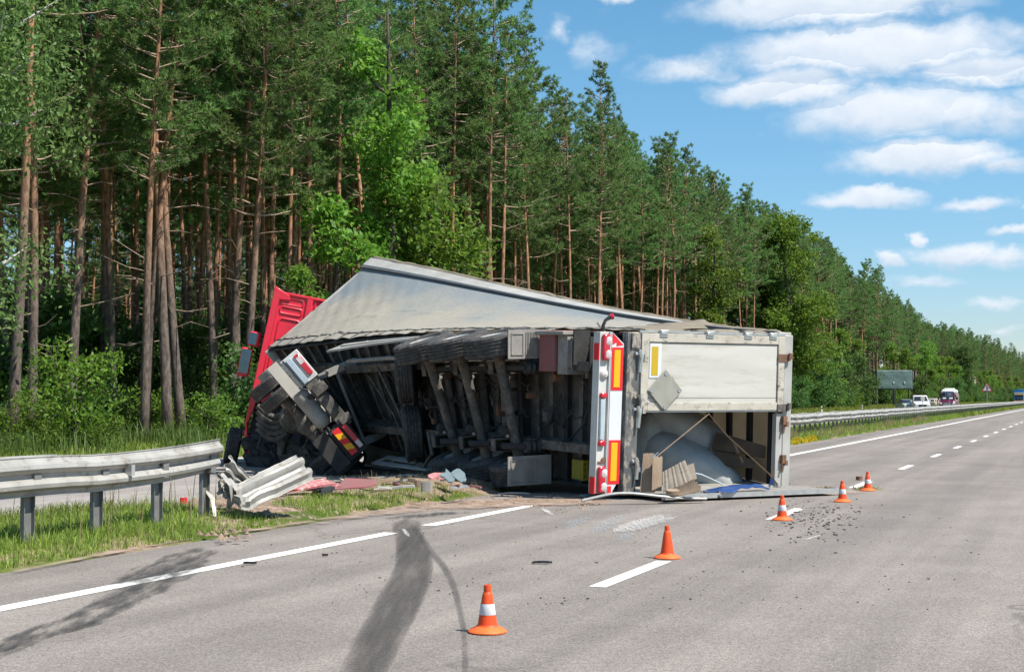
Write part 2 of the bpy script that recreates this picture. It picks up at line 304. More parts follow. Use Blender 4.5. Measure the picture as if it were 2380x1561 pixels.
M_red = pm('red_cab_paint', (.72, .022, .05), (.62, .018, .04), sc=1.5, rough=.4, c3=(.42, .06, .06), thr=(.56, .75), coat=.3)
M_mirror = pm('mirror_glass', (.10, .15, .20), rough=.08, metal=1)
M_beige = pm('beige_plate', (.50, .46, .39), (.42, .385, .33), sc=3, rough=.65)
M_bluegrey = pm('pale_blue_plate', (.42, .49, .53), (.36, .43, .47), rough=.5)
M_diamond = pm('grey_placard_plate', (.31, .305, .26), (.25, .245, .205), sc=4, rough=.55)
M_bag = pm('woven_bag', (.40, .42, .42), (.31, .33, .34), sc=4, rough=.7, bump=.6, bsc=7)
M_wood = pm('raw_plywood', (.34, .25, .17), (.22, .16, .11), sc=5, rough=.8, stretch=(1, 1, .15), bump=.3)
M_ply = pm('grey_ply_sheet', (.34, .29, .23), (.20, .17, .135), sc=3, rough=.85, c3=(.17, .14, .12), thr=(.54, .66))
M_darkslab = pm('dark_slab', (.10, .075, .055), (.06, .045, .035), sc=3, rough=.8)
M_strap = pm('tan_webbing', (.36, .26, .18), (.26, .19, .13), sc=20, rough=.8)
M_bluetarp = pm('blue_tarp', (.015, .055, .19), (.01, .04, .14), sc=4, rough=.5)
M_cone = pm('orange_rubber', (.78, .085, .012), (.66, .065, .01), sc=9, rough=.5, c3=(.36, .06, .03), thr=(.52, .72))
M_conebase = pm('pale_orange_rubber', (.86, .16, .035), (.78, .13, .03), sc=5, rough=.5)
M_sleeve = pm('white_sleeve', (.66, .67, .68), (.52, .53, .54), sc=9, rough=.5, c3=(.34, .33, .31), thr=(.56, .72))
M_yellow = pm('yellow_plastic', (.30, .25, .02), (.2, .17, .02), rough=.6)
M_redbox = pm('dusty_red_box', (.26, .085, .085), (.20, .10, .095), sc=3, rough=.75)
M_box = pm('dusty_grey_box', (.30, .275, .25), (.21, .19, .175), sc=9, rough=.8, bump=.5, bsc=25)
M_trunk = bark_mat('pine_bark', (.15, .12, .10), (.42, .225, .125), 3.5, 12.0, (.42, .42, .45))
M_trunk_b = bark_mat('oak_bark', (.10, .085, .07), (.09, .08, .065), 2, 9, (.45, .45, .45))
M_birch = bark_mat('birch_bark', (.45, .44, .42), (.5, .49, .46), 1, 9, (.3, .3, .3))
M_deadwood = bark_mat('dead_branch', (.27, .22, .18), (.36, .27, .20), 1, 9, (.6, .6, .6))
M_needle = leaf_mat('pine_needles', (.048, .115, .036), (.210, .345, .092), .45)
M_leaf = leaf_mat('bright_leaves', (.06, .135, .016), (.195, .325, .04), .44)
M_leaf2 = leaf_mat('deep_leaves', (.032, .085, .02), (.115, .215, .045), .4)
M_birchleaf = leaf_mat('birch_leaves', (.06, .115, .03), (.19, .27, .075), .4)
M_grass = leaf_mat('grass_blades', (.085, .15, .018), (.36, .43, .085), .32)
M_dry = leaf_mat('dry_grass', (.20, .17, .07), (.46, .40, .20), .3)
M_reed = leaf_mat('reed_blades', (.045, .11, .02), (.17, .27, .06), .35)
M_flower = leaf_mat('yellow_petals', (.50, .42, .01), (.82, .70, .02), .25)

# ------------------------------------------------------------------ mesh building
def norm(v): return v / (np.linalg.norm(v) + 1e-12)
class MB:
    def __init__(s): s.V = []; s.F = []; s.M = []; s.n = 0; s.UV = None
    def add(s, v, f, mi=0):
        v = np.asarray(v, float).reshape(-1, 3); s.V.append(v); s.F += [tuple(int(i) + s.n for i in q) for q in f]; s.M += [mi] * len(f); s.n += len(v); return s
    def box(s, lo, hi, seg=1, mi=0, xf=None):
        "axis-aligned box lo..hi, cut into SEG slices along the first axis"
        lo, hi = np.array(lo, float), np.array(hi, float); v = []; f = []
        for i in range(seg + 1):
            x = lo[0] + (hi[0] - lo[0]) * i / seg
            v += [(x, lo[1], lo[2]), (x, hi[1], lo[2]), (x, hi[1], hi[2]), (x, lo[1], hi[2])]
        for i in range(seg):
            a = 4 * i; b = a + 4
            for j in range(4): k = (j + 1) % 4; f.append((a + j, a + k, b + k, b + j))
        f += [(3, 2, 1, 0), tuple(4 * seg + j for j in range(4))]
        v = np.array(v)
        if xf is not None: v = xf(v)
        return s.add(v, f, mi)
    def obox(s, c, ax, ay, az, mi=0):
        "box about c with half-axis vectors"
        c, ax, ay, az = map(lambda q: np.array(q, float), (c, ax, ay, az)); v = []
        for i in (-1, 1):
            for j in (-1, 1):
                for k in (-1, 1): v.append(c + i * ax + j * ay + k * az)
        return s.add(v, [(0, 1, 3, 2), (4, 6, 7, 5), (0, 4, 5, 1), (2, 3, 7, 6), (0, 2, 6, 4), (1, 5, 7, 3)], mi)
    def tube(s, pts, r, n=8, mi=0, cap=True, flat=1.0):
        pts = [np.array(p, float) for p in pts]; rr = r if hasattr(r, '__len__') else [r] * len(pts); v = []; f = []
        t0 = norm(pts[1] - pts[0]); a = norm(np.cross(t0, [0, 0, 1]) if abs(t0[2]) < .9 else np.cross(t0, [1, 0, 0]))
        for i, p in enumerate(pts):
            t = norm(pts[min(i + 1, len(pts) - 1)] - pts[max(i - 1, 0)]); a = norm(a - t * (a @ t)); b = np.cross(t, a)
            for k in range(n):
                q = 2 * math.pi * k / n; v.append(p + rr[i] * (math.cos(q) * a + flat * math.sin(q) * b))
        for i in range(len(pts) - 1):
            for k in range(n): k2 = (k + 1) % n; f.append((i * n + k, i * n + k2, i * n + n + k2, i * n + n + k))
        if cap: f += [tuple(range(n - 1, -1, -1)), tuple((len(pts) - 1) * n + k for k in range(n))]
        return s.add(v, f, mi)
    def lathe(s, prof, n, o=(0, 0, 0), ax=(0, 0, 1), e1=(1, 0, 0), mi=0, mod=None, close=True):
        o, ax, e1 = np.array(o, float), np.array(ax, float), np.array(e1, float); e2 = np.cross(ax, e1); v = []; f = []; k = len(prof)
        for i in range(n):
            q = 2 * math.pi * i / n
            for j, (r, z) in enumerate(prof):
                if mod: r = r * mod(i, j)
                v.append(o + r * (math.cos(q) * e1 + math.sin(q) * e2) + z * ax)
        for i in range(n):
            i2 = (i + 1) % n
            for j in range(k - 1): f.append((i * k + j, i2 * k + j, i2 * k + j + 1, i * k + j + 1))
        if close:
            if prof[0][0] > 1e-4: f.append(tuple(i * k for i in range(n - 1, -1, -1)))
            if prof[-1][0] > 1e-4: f.append(tuple(i * k + k - 1 for i in range(n)))
        return s.add(v, f, mi)
    def grid(s, fn, nu, nv, mi=0):
        v = [fn(i / nu, j / nv) for i in range(nu + 1) for j in range(nv + 1)]; w = nv + 1
        return s.add(v, [(i * w + j, (i + 1) * w + j, (i + 1) * w + j + 1, i * w + j + 1) for i in range(nu) for j in range(nv)], mi)
    def prism(s, poly, fn, mi=0):
        "polygon (a, b) extruded: fn(a, b, k) for k = 0, 1"
        n = len(poly); v = [fn(a, b, 0) for a, b in poly] + [fn(a, b, 1) for a, b in poly]
        return s.add(v, [tuple(range(n - 1, -1, -1)), tuple(range(n, 2 * n))] + [(i, (i + 1) % n, n + (i + 1) % n, n + i) for i in range(n)], mi)
    def build(s, name, mats, parent=None, xf=None, origin=None, smooth=35, uv=None, solid=0, bevel=0):
        v = np.concatenate(s.V) if s.V else np.zeros((0, 3))
        if xf is not None: v = xf(v)
        if origin is not None: v = v - np.array(origin, float)
        me = bpy.data.meshes.new(name); me.from_pydata(v.tolist(), [], s.F); me.update()
        if not isinstance(mats, (list, tuple)): mats = [mats]
        for m in mats: me.materials.append(m)
        if len(mats) > 1: me.polygons.foreach_set('material_index', s.M)
        if smooth:
            me.polygons.foreach_set('use_smooth', [True] * len(me.polygons)); me.set_sharp_from_angle(angle=R(smooth))
        if uv is not None:
            l = me.uv_layers.new(name='UVMap'); idx = np.zeros(len(me.loops), int); me.loops.foreach_get('vertex_index', idx); l.data.foreach_set('uv', np.asarray(uv)[idx].ravel())
        o = link(name, me, parent)
        if solid: md = o.modifiers.new('thickness', 'SOLIDIFY'); md.thickness = solid; md.offset = 0
        if bevel: md = o.modifiers.new('edges', 'BEVEL'); md.width = bevel; md.segments = 2; md.limit_method = 'ANGLE'; md.angle_limit = R(50)
        return o
def link(name, me, parent=None):
    o = bpy.data.objects.new(name, me); COL.objects.link(o)
    if parent is not None: o.parent = parent
    return o
def tag(o, label=None, cat=None, group=None, kind=None):
    if label: o['label'] = label
    if cat: o['category'] = cat
    if group: o['group'] = group
    if kind: o['kind'] = kind
    return o
def thing(name, label, cat, loc=(0, 0, 0), group=None, rz=0):
    o = bpy.data.objects.new(name, None); COL.objects.link(o); o.location = loc; o.rotation_euler = (0, 0, rz); o.empty_display_size = .2
    return tag(o, label, cat, group)
def part_empty(name, parent):
    o = bpy.data.objects.new(name, None); COL.objects.link(o); o.parent = parent; o.empty_display_size = .1; return o
def kids(o): return [c for c in bpy.data.objects if c.parent == o]
def copy_tree(o, parent=None, tree=None):
    tree = tree or CH
    c = o.copy(); COL.objects.link(c); c.parent = parent
    for ch in tree.get(o.name, []): copy_tree(ch, c, tree)
    return c
CH = {}
def remember(o):
    CH[o.name] = kids(o)
    for c in CH[o.name]: remember(c)
def fast_mesh(name, v, tris=None, quads=None, mat=None, matidx=None):
    "bulk mesh from arrays"
    me = bpy.data.meshes.new(name); v = np.ascontiguousarray(v, dtype=np.float32)
    parts = []; tot = []
    if quads is not None and len(quads): parts.append(np.asarray(quads).ravel()); tot.append(np.full(len(quads), 4))
    if tris is not None and len(tris): parts.append(np.asarray(tris).ravel()); tot.append(np.full(len(tris), 3))
    li = np.concatenate(parts).astype(np.int32); lt = np.concatenate(tot).astype(np.int32); ls = np.concatenate([[0], np.cumsum(lt)[:-1]]).astype(np.int32)
    me.vertices.add(len(v)); me.vertices.foreach_set('co', v.ravel()); me.loops.add(len(li)); me.loops.foreach_set('vertex_index', li)
    me.polygons.add(len(lt)); me.polygons.foreach_set('loop_start', ls); me.polygons.foreach_set('loop_total', lt)
    for m in (mat if isinstance(mat, (list, tuple)) else [mat]): me.materials.append(m)
    if matidx is not None: me.polygons.foreach_set('material_index', np.asarray(matidx, np.int32))
    me.update(calc_edges=True); return me
def nz3(x, y, z): return mnoise.noise(Vector((x, y, z)))

# ------------------------------------------------------------------ ground, roads, markings
def smooth01(x): x = np.clip(x, 0, 1); return x * x * (3 - 2 * x)
GPROF = [(-900, 0), (-60, .1), (-12, .05), (-8.6, -.12), (9.0, -.12), (9.1, .0), (9.5, .10), (10.1, .16), (11.6, .14), (12.3, .0), (12.5, -.12), (20.9, -.12), (21.1, -.01), (22.4, .06), (25, .1), (30, .2), (60, .3), (900, .3)]
def gz(n): return float(np.interp(n, [a for a, b in GPROF], [b for a, b in GPROF]))
def strip(name, mat, ns, ts, zf, kind='structure'):
    mb = MB(); v = [rd(t, n, zf(t, n)) for n in ns for t in ts]; w = len(ts)
    mb.add(v, [(i * w + j, i * w + j + 1, (i + 1) * w + j + 1, (i + 1) * w + j) for i in range(len(ns) - 1) for j in range(w - 1)])
    o = mb.build(name, mat, smooth=60); o['kind'] = kind; return o
ts_g = [-900, -300, -100, -40] + list(np.arange(-20, 80, 2)) + list(np.arange(80, 300, 20)) + [400, 600, 900, 1500, 2500, 4000]
def edge_z(t, n): return gz(n) + (.03 * nz3(t * .7, n * .9, 1) if (9.3 < n < 12 or n > 22) and -20 < t < 80 else 0)
strip('ground', M_ground, [a for a, b in GPROF] + [], ts_g, edge_z)
strip('road', M_road, [-8.4, -4, 0, 4, 8, 9.07], ts_g[2:], lambda t, n: 0.0)
strip('opposite_carriageway', M_road2, [12.42, 14, 17, 21.0], ts_g[2:], lambda t, n: 0.0)
def ribbon(name, mat, pts, z, kind='structure', taper=False):
    "flat marking along a centre line [(point, width)], uv along and across"
    P = [np.array(p[0], float)[:2] for p in pts]; W = [p[1] for p in pts]; v = []; uv = []
    for i, p in enumerate(P):
        t = norm(P[min(i + 1, len(P) - 1)] - P[max(i - 1, 0)]); q = np.array([-t[1], t[0]])
        for k in range(5): v.append((*(p + q * W[i] * (k / 4 - .5)), z)); uv.append((i / (len(P) - 1), k / 4))
    mb = MB(); mb.add(v, [(i * 5 + k, i * 5 + 5 + k, i * 5 + 6 + k, i * 5 + 1 + k) for i in range(len(P) - 1) for k in range(4)])
    o = mb.build(name, mat, uv=uv, smooth=0); o['kind'] = kind; return o
def smooth_pts(pts, m=6):
    "Catmull-Rom through [(x, y, width)]"
    a = [np.array(p, float) for p in pts]; a = [2 * a[0] - a[1]] + a + [2 * a[-1] - a[-2]]; out = []
    for i in range(1, len(a) - 2):
        for k in range(m):
            t = k / m; out.append(.5 * (2 * a[i] + (a[i + 1] - a[i - 1]) * t + (2 * a[i - 1] - 5 * a[i] + 4 * a[i + 1] - a[i + 2]) * t * t + (3 * a[i] - a[i - 1] - 3 * a[i + 1] + a[i + 2]) * t ** 3))
    out.append(a[-2]); return out
def mark(name, mat, px, z, m=6):
    "marking from photo points (x, y, width in metres)"
    pts = []
    for x, y, w in px: g = gp(x, y); pts.append((g.x, g.y, w))
    return ribbon(name, mat, [((p[0], p[1]), p[2]) for p in smooth_pts(pts, m)], z)
N_EDGE, N_LANE = 7.55, 3.80
ribbon('edge_line', M_white_line, [(rd(t, N_EDGE), .19) for t in (-40, 0, 10, 14.72)], .004)
ribbon('edge_line', M_white_line, [(rd(t, N_EDGE), .19) for t in (15.72, 16.5, 18, 20.0)], .004)
ribbon('edge_line', M_white_line, [(rd(t, N_EDGE), .19) for t in (21.3, 24, 30, 60, 200, 900)], .004)
ribbon('far_edge_line', M_white_line, [(rd(t, 20.4), .15) for t in (-40, 60, 900)], .004)
for k in range(-3, 45):
    t0 = 11.18 + 6.95 * k
    ribbon('lane_dash', M_white_line, [(rd(t0 + q, N_LANE), .15) for q in (0, 1, 2.0)], .004)
for k in range(-3, 45):
    t0 = 13 + 6.95 * k
    ribbon('opposite_lane_dash', M_white_line, [(rd(t0 + q, 16.7), .13) for q in (0, 1, 2.0)], .004)
c6 = lambda x, y: ((900 + x / 2.644) / 1.0756, (1200 + y / 2.644) / 1.0756)
def wm(px, y): return px / 2.644 / 1.0756 / (FPX * H_CAM / (H_CAM * FPX / ((c6(0, y)[1] - 924)) * 1.0)) if False else px / 2.844 * H_CAM / (c6(0, y)[1] - 924)
mark('skid_mark', M_skid, [(*c6(-160, 1560), wm(429, 1560)), (*c6(20, 1267), wm(390, 1267)), (*c6(150, 1000), wm(377, 1000)), (*c6(270, 800), wm(364, 800)), (*c6(350, 600), wm(305, 600)), (*c6(345, 450), wm(247, 450)), (*c6(315, 330), wm(234, 330)), (*c6(290, 215), wm(273, 215))], .0085)
mark('skid_mark', M_skid3, [(*c6(300, 250), .08), (*c6(370, 330), .10), (*c6(470, 470), .10), (*c6(560, 580), .085), (*c6(620, 700), .07), (*c6(660, 850), .055), (*c6(690, 1000), .05), (*c6(700, 1267), .045), (*c6(690, 1500), .04)], .0125)
mark('skid_mark', M_skid2, [(-190, 1570, .32), (0, 1510, .34), (110, 1465, .36), (210, 1432, .4), (300, 1385, .55), (345, 1355, .7), (385, 1325, .8), (430, 1300, .7), (470, 1280, .5), (510, 1268, .3)], .0085)
mark('skid_mark', M_skid2, [(-100, 1545, .16), (60, 1490, .18), (170, 1462, .16), (260, 1440, .1)], .0125)
mark('skid_mark', M_skid2, [(900, 1208, .5), (1000, 1196, .45), (1100, 1190, .3)], .0165)
for q in ([(1425, 1243, .12), (1480, 1222, .5), (1560, 1192, .3)], [(1450, 1240, .2), (1520, 1215, .35), (1570, 1200, .2)], [(1255, 1180, .06), (1272, 1190, .12), (1288, 1200, .05)], [(935, 1228, .05), (944, 1240, .07), (950, 1250, .04)], [(1870, 1257, .04), (1890, 1250, .06), (1912, 1243, .03)]):
    mark('scrape_mark', M_scrape_w, q, .0125)
for q in ([(1310, 1236, .1), (1340, 1215, .3), (1375, 1200, .12)], [(1368, 1248, .08), (1410, 1222, .35), (1460, 1190, .15)], [(1440, 1262, .1), (1455, 1248, .2), (1470, 1235, .1)]):
    mark('scrape_mark', M_scrape_b, q, .0165)
mark('soil_patch', M_dust, [(640, 1235, .5), (820, 1200, .8), (980, 1182, 1.3), (1130, 1172, 1.8), (1290, 1168, 1.6), (1420, 1166, .7)], .0205)
mark('soil_patch', M_dust, [(1830, 1152, .5), (1920, 1146, .8), (2010, 1142, .6)], .0085)
mark('soil_patch', M_dust, [(-120, 1362, .16), (200, 1300, .16), (430, 1255, .3), (520, 1240, .5), (620, 1230, .25), (880, 1190, .3)], .0245)

# ------------------------------------------------------------------ trees
def pine(seed, H, cb, spread, lean=(0, 0), tufts=11, edge=None):
    r = np.random.default_rng(seed)
    bend = r.normal(0, .25, 2); ph = r.random() * 6
    def axis(z):
        k = z / H; return np.array([lean[0] * k + bend[0] * math.sin(k * 4 + ph) * k, lean[1] * k + bend[1] * math.sin(k * 3.3 + ph) * k, z])
    tb = MB(); zs = np.linspace(-.3, H - .3, 15); r0 = .011 * H * r.uniform(.56, .82)
    tb.tube([axis(z) for z in zs], [max(.02, r0 * (1 - max(z, 0) / H) ** .75 + (.05 if z < .2 else 0)) for z in zs], 8)
    # dead snags under the crown
    for i in range(int(r.integers(4, 10))):
        z = r.uniform(cb * .35, cb * 1.1); a = r.random() * 6.28; l = r.uniform(.5, 2.2); p = axis(z); d = np.array([math.cos(a), math.sin(a), r.uniform(-.2, .35)])
        tb.tube([p, p + d * l * .5 + [0, 0, r.normal(0, .08)], p + d * l + [0, 0, r.normal(0, .2)]], [.026, .017, .006], 4, mi=1, cap=False)
    C = []; D = []
    nb = int((H - cb) * 6.6)
    for i in range(nb):
        k = (i + r.random()) / nb; z = cb + (H - cb) * k ** .92
        prof = (math.sin(math.pi * min(1, .2 + k * .8)) ** .6) * (1 - .62 * k ** 1.3) if k < .97 else .12
        l = spread * max(.13, prof) * r.uniform(.55, 1.15); a = r.random() * 6.283
        if edge is not None and r.random() < .45: a = edge + r.normal(0, .7)
        p = axis(z); rise = r.uniform(.02, .3) + k * .45; h = np.array([math.cos(a), math.sin(a), 0]); pts = []
        for q in (0, .33, .66, 1): pts.append(p + h * l * q + np.array([0, 0, l * rise * q * q + l * .08 * q + r.normal(0, .05)]))
        tb.tube(pts, [.045 * (1 - k * .6), .03, .02, .008], 4, mi=1, cap=False)
        side = np.array([-h[1], h[0], 0]); ntw = max(4, int(l * 4.2))
        for w_ in range(ntw):
            q = 1 - r.random() ** 1.25 * .8; x = min(q, .999) * 3; j = min(2, int(x)); b = pts[j] + (pts[j + 1] - pts[j]) * (x - j)
            sg = 1 if w_ % 2 else -1; td = h * r.uniform(.3, .9) + side * sg * r.uniform(.2, 1.0) + np.array([0, 0, r.uniform(.0, .75)]); td /= np.linalg.norm(td); tl = r.uniform(.25, .75) * (.55 + .35 * min(1.6, l / 1.6)) * (1.25 - .45 * q)
            for t in range(max(2, int(tl / .13))):
                C.append(b + td * tl * (.25 + .8 * r.random()) + r.normal(0, .055, 3)); D.append(td * .9 + np.array([0, 0, .55]) + r.normal(0, .25, 3))
    C = np.array(C); D = np.array(D); D /= np.linalg.norm(D, axis=1)[:, None]
    K = 13; n = len(C)
    c = np.repeat(C, K, 0); d = np.repeat(D, K, 0); rv = r.normal(0, 1, (n * K, 3)); rv /= np.linalg.norm(rv, axis=1)[:, None]
    dirv = d * .75 + rv; dirv /= np.linalg.norm(dirv, axis=1)[:, None]; L = r.uniform(.13, .26, n * K)[:, None]; wv = np.cross(dirv, r.normal(0, 1, (n * K, 3))); wv /= np.linalg.norm(wv, axis=1)[:, None]
    base = c + rv * .03; W = r.uniform(.016, .034, n * K)[:, None]
    v = np.stack([base - wv * W, base + wv * W, base + dirv * L], 1).reshape(-1, 3)
    return tb, fast_mesh('crown', v, tris=np.arange(len(v)).reshape(-1, 3), mat=M_needle)
def leaves(cent, rad, per, size, r, droop=0, mat=None):
    n = len(cent); c = np.repeat(cent, per, 0); rr = np.repeat(rad, per)[:, None]
    o = r.normal(0, 1, (n * per, 3)); o /= np.linalg.norm(o, axis=1)[:, None]; o *= (r.random((n * per, 1)) ** .5) * rr; o[:, 2] *= .75
    if droop: o[:, 2] -= np.abs(r.normal(0, droop, n * per))
    p = c + o; a = r.normal(0, 1, (n * per, 3)); a[:, 2] -= .25 + droop; a /= np.linalg.norm(a, axis=1)[:, None]
    b = np.cross(a, r.normal(0, 1, (n * per, 3)) + np.array([0, 0, .8])); b /= np.linalg.norm(b, axis=1)[:, None]
    s = (size * r.uniform(.6, 1.3, n * per))[:, None]
    v = np.stack([p - a * s, p + b * s * .52 + a * s * .1, p + a * s, p - b * s * .52 + a * s * .1], 1).reshape(-1, 3)
    return fast_mesh('crown', v, quads=np.arange(len(v)).reshape(-1, 4), mat=mat)
def broadleaf(seed, H, W, base, clumps, per, size, mat, bark, stems=1, droop=0, shape=1.0):
    r = np.random.default_rng(seed); tb = MB(); cents = []; rads = []
    ends = []
    for s in range(stems):
        a0 = r.random() * 6.28; top = np.array([r.normal(0, W * .1) + (math.cos(a0) * W * .25 if stems > 1 else 0), r.normal(0, W * .1) + (math.sin(a0) * W * .25 if stems > 1 else 0), H * .9])
        rt = .016 * H / math.sqrt(stems) + .01; tr = [np.array([0, 0, -.2]) + top * q * np.array([1, 1, 0]) * q + np.array([r.normal(0, .06 * W * .2), r.normal(0, .06 * W * .2), H * .92 * q]) for q in np.linspace(0, 1, 8)]
        tb.tube(tr, [rt * (1 - .85 * q) for q in np.linspace(0, 1, 8)], 7)
        nl = max(6, int(14 * H / 12))
        for i in range(nl):
            q = r.uniform(max(.12, base / H * .8), .95); x = q * 7; j = min(6, int(x)); p = tr[j] + (tr[j + 1] - tr[j]) * (x - j); a = r.random() * 6.28
            rel = (q * H - base) / (H - base); wid = W * .5 * math.sqrt(max(.08, 1 - (2 * max(rel, 0) - .85) ** 2)) * shape
            e = p + np.array([math.cos(a), math.sin(a), 0]) * wid * r.uniform(.6, 1) + [0, 0, wid * r.uniform(.2, .7)]; m = (p + e) / 2 + [0, 0, -.1 * wid]
            tb.tube([p, m, e], [rt * .4 * (1 - q * .6), rt * .22, .012], 4, cap=False); ends.append((p, m, e))
    for i in range(clumps):
        p, m, e = ends[r.integers(len(ends))]; q = r.uniform(.35, 1.12); b = (1 - q) ** 2 * p + 2 * q * (1 - q) * m + q * q * e if q <= 1 else e + (e - m) * (q - 1) * 2
        b = b + r.normal(0, .11 * W, 3) * np.array([1, 1, .8]); b[2] = min(max(b[2], base * .8), H); cents.append(b); rads.append(r.uniform(.10, .2) * min(W, 5) + .12)
    return tb, leaves(np.array(cents), np.array(rads), per, size, r, droop, mat)

PINES = []
for i in range(9):
    H = [23.5, 22.2, 24.5, 21.5, 23, 25, 22.8, 20.5, 23.8][i]; cb = [9.5, 8.2, 10, 9, 13, 14.2, 12.4, 12, 13.4][i]
    PINES.append(('pine_tree', *pine(100 + i, H, cb, [2.9, 3.2, 2.7, 2.8, 3.1, 3.3, 3.4, 2.6, 2.9][i], lean=[(0, 0), (.6, 0), (-.4, .2), (.2, -.3), (-.2, 0), (.5, .2), (0, 0), (.3, .3), (-.6, 0)][i])))
BROAD = {}
def broad(key, *a, **k): BROAD[key] = broadleaf(*a, **k)
broad('oak', 201, 17, 3.9, 6.5, 175, 38, .13, M_leaf, M_trunk_b)
broad('oak_low', 202, 11.8, 4.9, 4.6, 150, 40, .13, M_leaf, M_trunk_b)
broad('young_oak', 203, 8.2, 2.2, 3.2, 46, 34, .115, M_leaf, M_trunk_b)
broad('bush', 204, 3.4, 2.9, .3, 66, 42, .085, M_leaf, M_trunk_b, stems=4)
broad('low_bush', 205, 1.9, 2.1, .15, 46, 40, .07, M_leaf, M_trunk_b, stems=5)
broad('deep_bush', 206, 4.2, 3.6, .4, 110, 46, .11, M_leaf2, M_trunk_b, stems=3)
broad('tall_leafy', 207, 21, 7.5, 2.5, 420, 52, .17, M_leaf, M_trunk_b)
broad('deep_tall', 208, 17, 7, 2.0, 360, 50, .17, M_leaf2, M_trunk_b)
broad('birch', 209, 16, 5.0, 5, 210, 52, .085, M_birchleaf, M_birch, droop=.55)
TRUNK_ME = {}; CROWN_ME = {}
def tree_meshes(key, tb, crown, barks):
    v = np.concatenate(tb.V); me = bpy.data.meshes.new('trunk'); me.from_pydata(v.tolist(), [], tb.F); me.update()
    for b in barks: me.materials.append(b)
    if len(barks) > 1: me.polygons.foreach_set('material_index', tb.M)
    me.polygons.foreach_set('use_smooth', [True] * len(me.polygons)); TRUNK_ME[key] = me; CROWN_ME[key] = crown
for i, (nm, tb, cr) in enumerate(PINES): tree_meshes(i, tb, cr, [M_trunk, M_deadwood])
for k, (tb, cr) in BROAD.items(): tree_meshes(k, tb, cr, [M_birch if k == 'birch' else M_trunk_b])
def tree(name, key, loc, label, cat='tree', group=None, sc=1.0, rz=None, tilt=(0, 0), sz=None):
    o = thing(name, label, cat, loc, group, rz if rz is not None else random.random() * 6.28)
    o.rotation_euler = (tilt[0], tilt[1], o.rotation_euler[2]); o.scale = (sc, sc, sz or sc)
    link('trunk', TRUNK_ME[key], o); link('crown', CROWN_ME[key], o); return o
def xpix(p): return 1190 + FPX * p[0] / p[1] if p[1] > 1 else -1e9
taken = []
def put(name, key, px, n, label, cat='tree', group=None, sc=1.0, tilt=(0, 0), rz=None, dz=0, sz=None):
    "stands where the line of sight at photo column px meets offset n from the road axis"
    k = (px - 1190) / FPX; d = n / (ST - CT * k); p = Vector((k * d, d, gz(n) + dz)); taken.append((p.x, p.y, 1.6)); return tree(name, key, p, label, cat, group, sc, rz, tilt, sz)
# trees that stand out
put('pine_tree', 0, 338, 30.5, 'straight slim pine with bare rusty trunk right of the big bright leafy bush', tilt=(0, R(3.2)), rz=.3, sc=1.0)
put('pine_tree', 5, 392, 29.6, 'thick pine leaning to the cab side, behind the bent end of the guardrail', tilt=(0, R(3.6)), rz=2.2, sc=1.05)
put('pine_tree', 3, 424, 29.9, 'pine growing close beside a thicker leaning one, bark flaking pale at its foot', tilt=(0, R(3.9)), rz=4.0)
put('pine_tree', 7, 500, 31.5, 'crooked thin pine whose trunk kinks midway, between the leaning pines', tilt=(0, R(-2)), rz=1.0)
put('pine_tree', 2, 540, 30.2, 'tall dark pine leaning over toward the red cab', tilt=(0, R(6.2)), rz=5.2)
put('pine_tree', 4, 612, 33, 'bright orange pine trunk standing straight behind the red cab', rz=.7)
put('pine_tree', 8, 630, 34, 'slender orange pine touching the one directly behind the red cab', rz=2.7)
put('pine_tree', 6, 30, 28.6, 'stout grey based pine at the very edge of the picture beside the birch', rz=.4, tilt=(0, R(1.5)))
put('pine_tree', 1, 165, 31, 'pine tilting right above the big leafy sapling', rz=1.4, tilt=(0, R(4)))
put('pine_tree', 0, 1228, 30.5, 'tall isolated pine with a long straight red trunk rising above the tarpaulin', rz=2.9, sc=1.0)
put('pine_tree', 2, 1392, 30.0, 'tallest pine above the rear door, its narrow top clear against blue sky', rz=.2, sc=.98, tilt=(0, R(1.5)))
put('pine_tree', 4, 1138, 28.5, 'heavy pine whose branching top cuts the sky beside the bright oak', rz=1.9, sc=1.06)
put('pine_tree', 5, 1090, 31, 'dense pine behind the bright oak crown', rz=.9, sc=1.04)
put('oak_tree', 'oak', 905, 26.5, 'tall oak with bright yellow green leaves and a dark forked stem, behind the trailer', sc=1.12, rz=.3)
put('oak_tree', 'oak_low', 985, 25.5, 'low spreading oak in bright leaf just above the raised tarpaulin edge', sc=1.0, rz=2.0)
put('oak_sapling', 'young_oak', 785, 26.5, 'slim young oak with sunlit leaves right of the red cab', sc=1.22, rz=.6)
put('oak_sapling', 'young_oak', 712, 26.0, 'young oak peeking over the red cab roof', sc=.82, rz=1.6)
put('leafy_bush', 'bush', 178, 26.0, 'big bright green leafy bush behind the guardrail, left of the leaning pines', 'bush', sc=.95, rz=.5)
put('leafy_bush', 'low_bush', 62, 26.0, 'lower rounded bush beside the big bright one', 'bush', sc=.85, rz=2.5)
put('leafy_bush', 'low_bush', 492, 25.6, 'small bright bush between pine feet and the wrecked cab', 'bush', sc=.85, rz=1.5)
put('leafy_bush', 'low_bush', 250, 25.0, 'low leafy clump at the foot of the slim paired pines', 'bush', sc=.55, rz=3.0)
put('birch_tree', 'birch', -45, 27.0, 'birch with pale drooping foliage at the edge of the picture', sc=.98, rz=.2)
put('leafy_tree', 'tall_leafy', 1840, 26.5, 'big broadleaf tree in bright yellow green right of the trailer door', sc=1.0, rz=.4)
put('leafy_tree', 'deep_tall', 1760, 30, 'broadleaf tree with darker leaves joining the bright one behind the trailer', sc=.9, rz=2.2)
put('leafy_tree', 'oak', 1650, 27.5, 'light green broadleaf tree among pines above the white rear door', sc=1.02, rz=1.2)
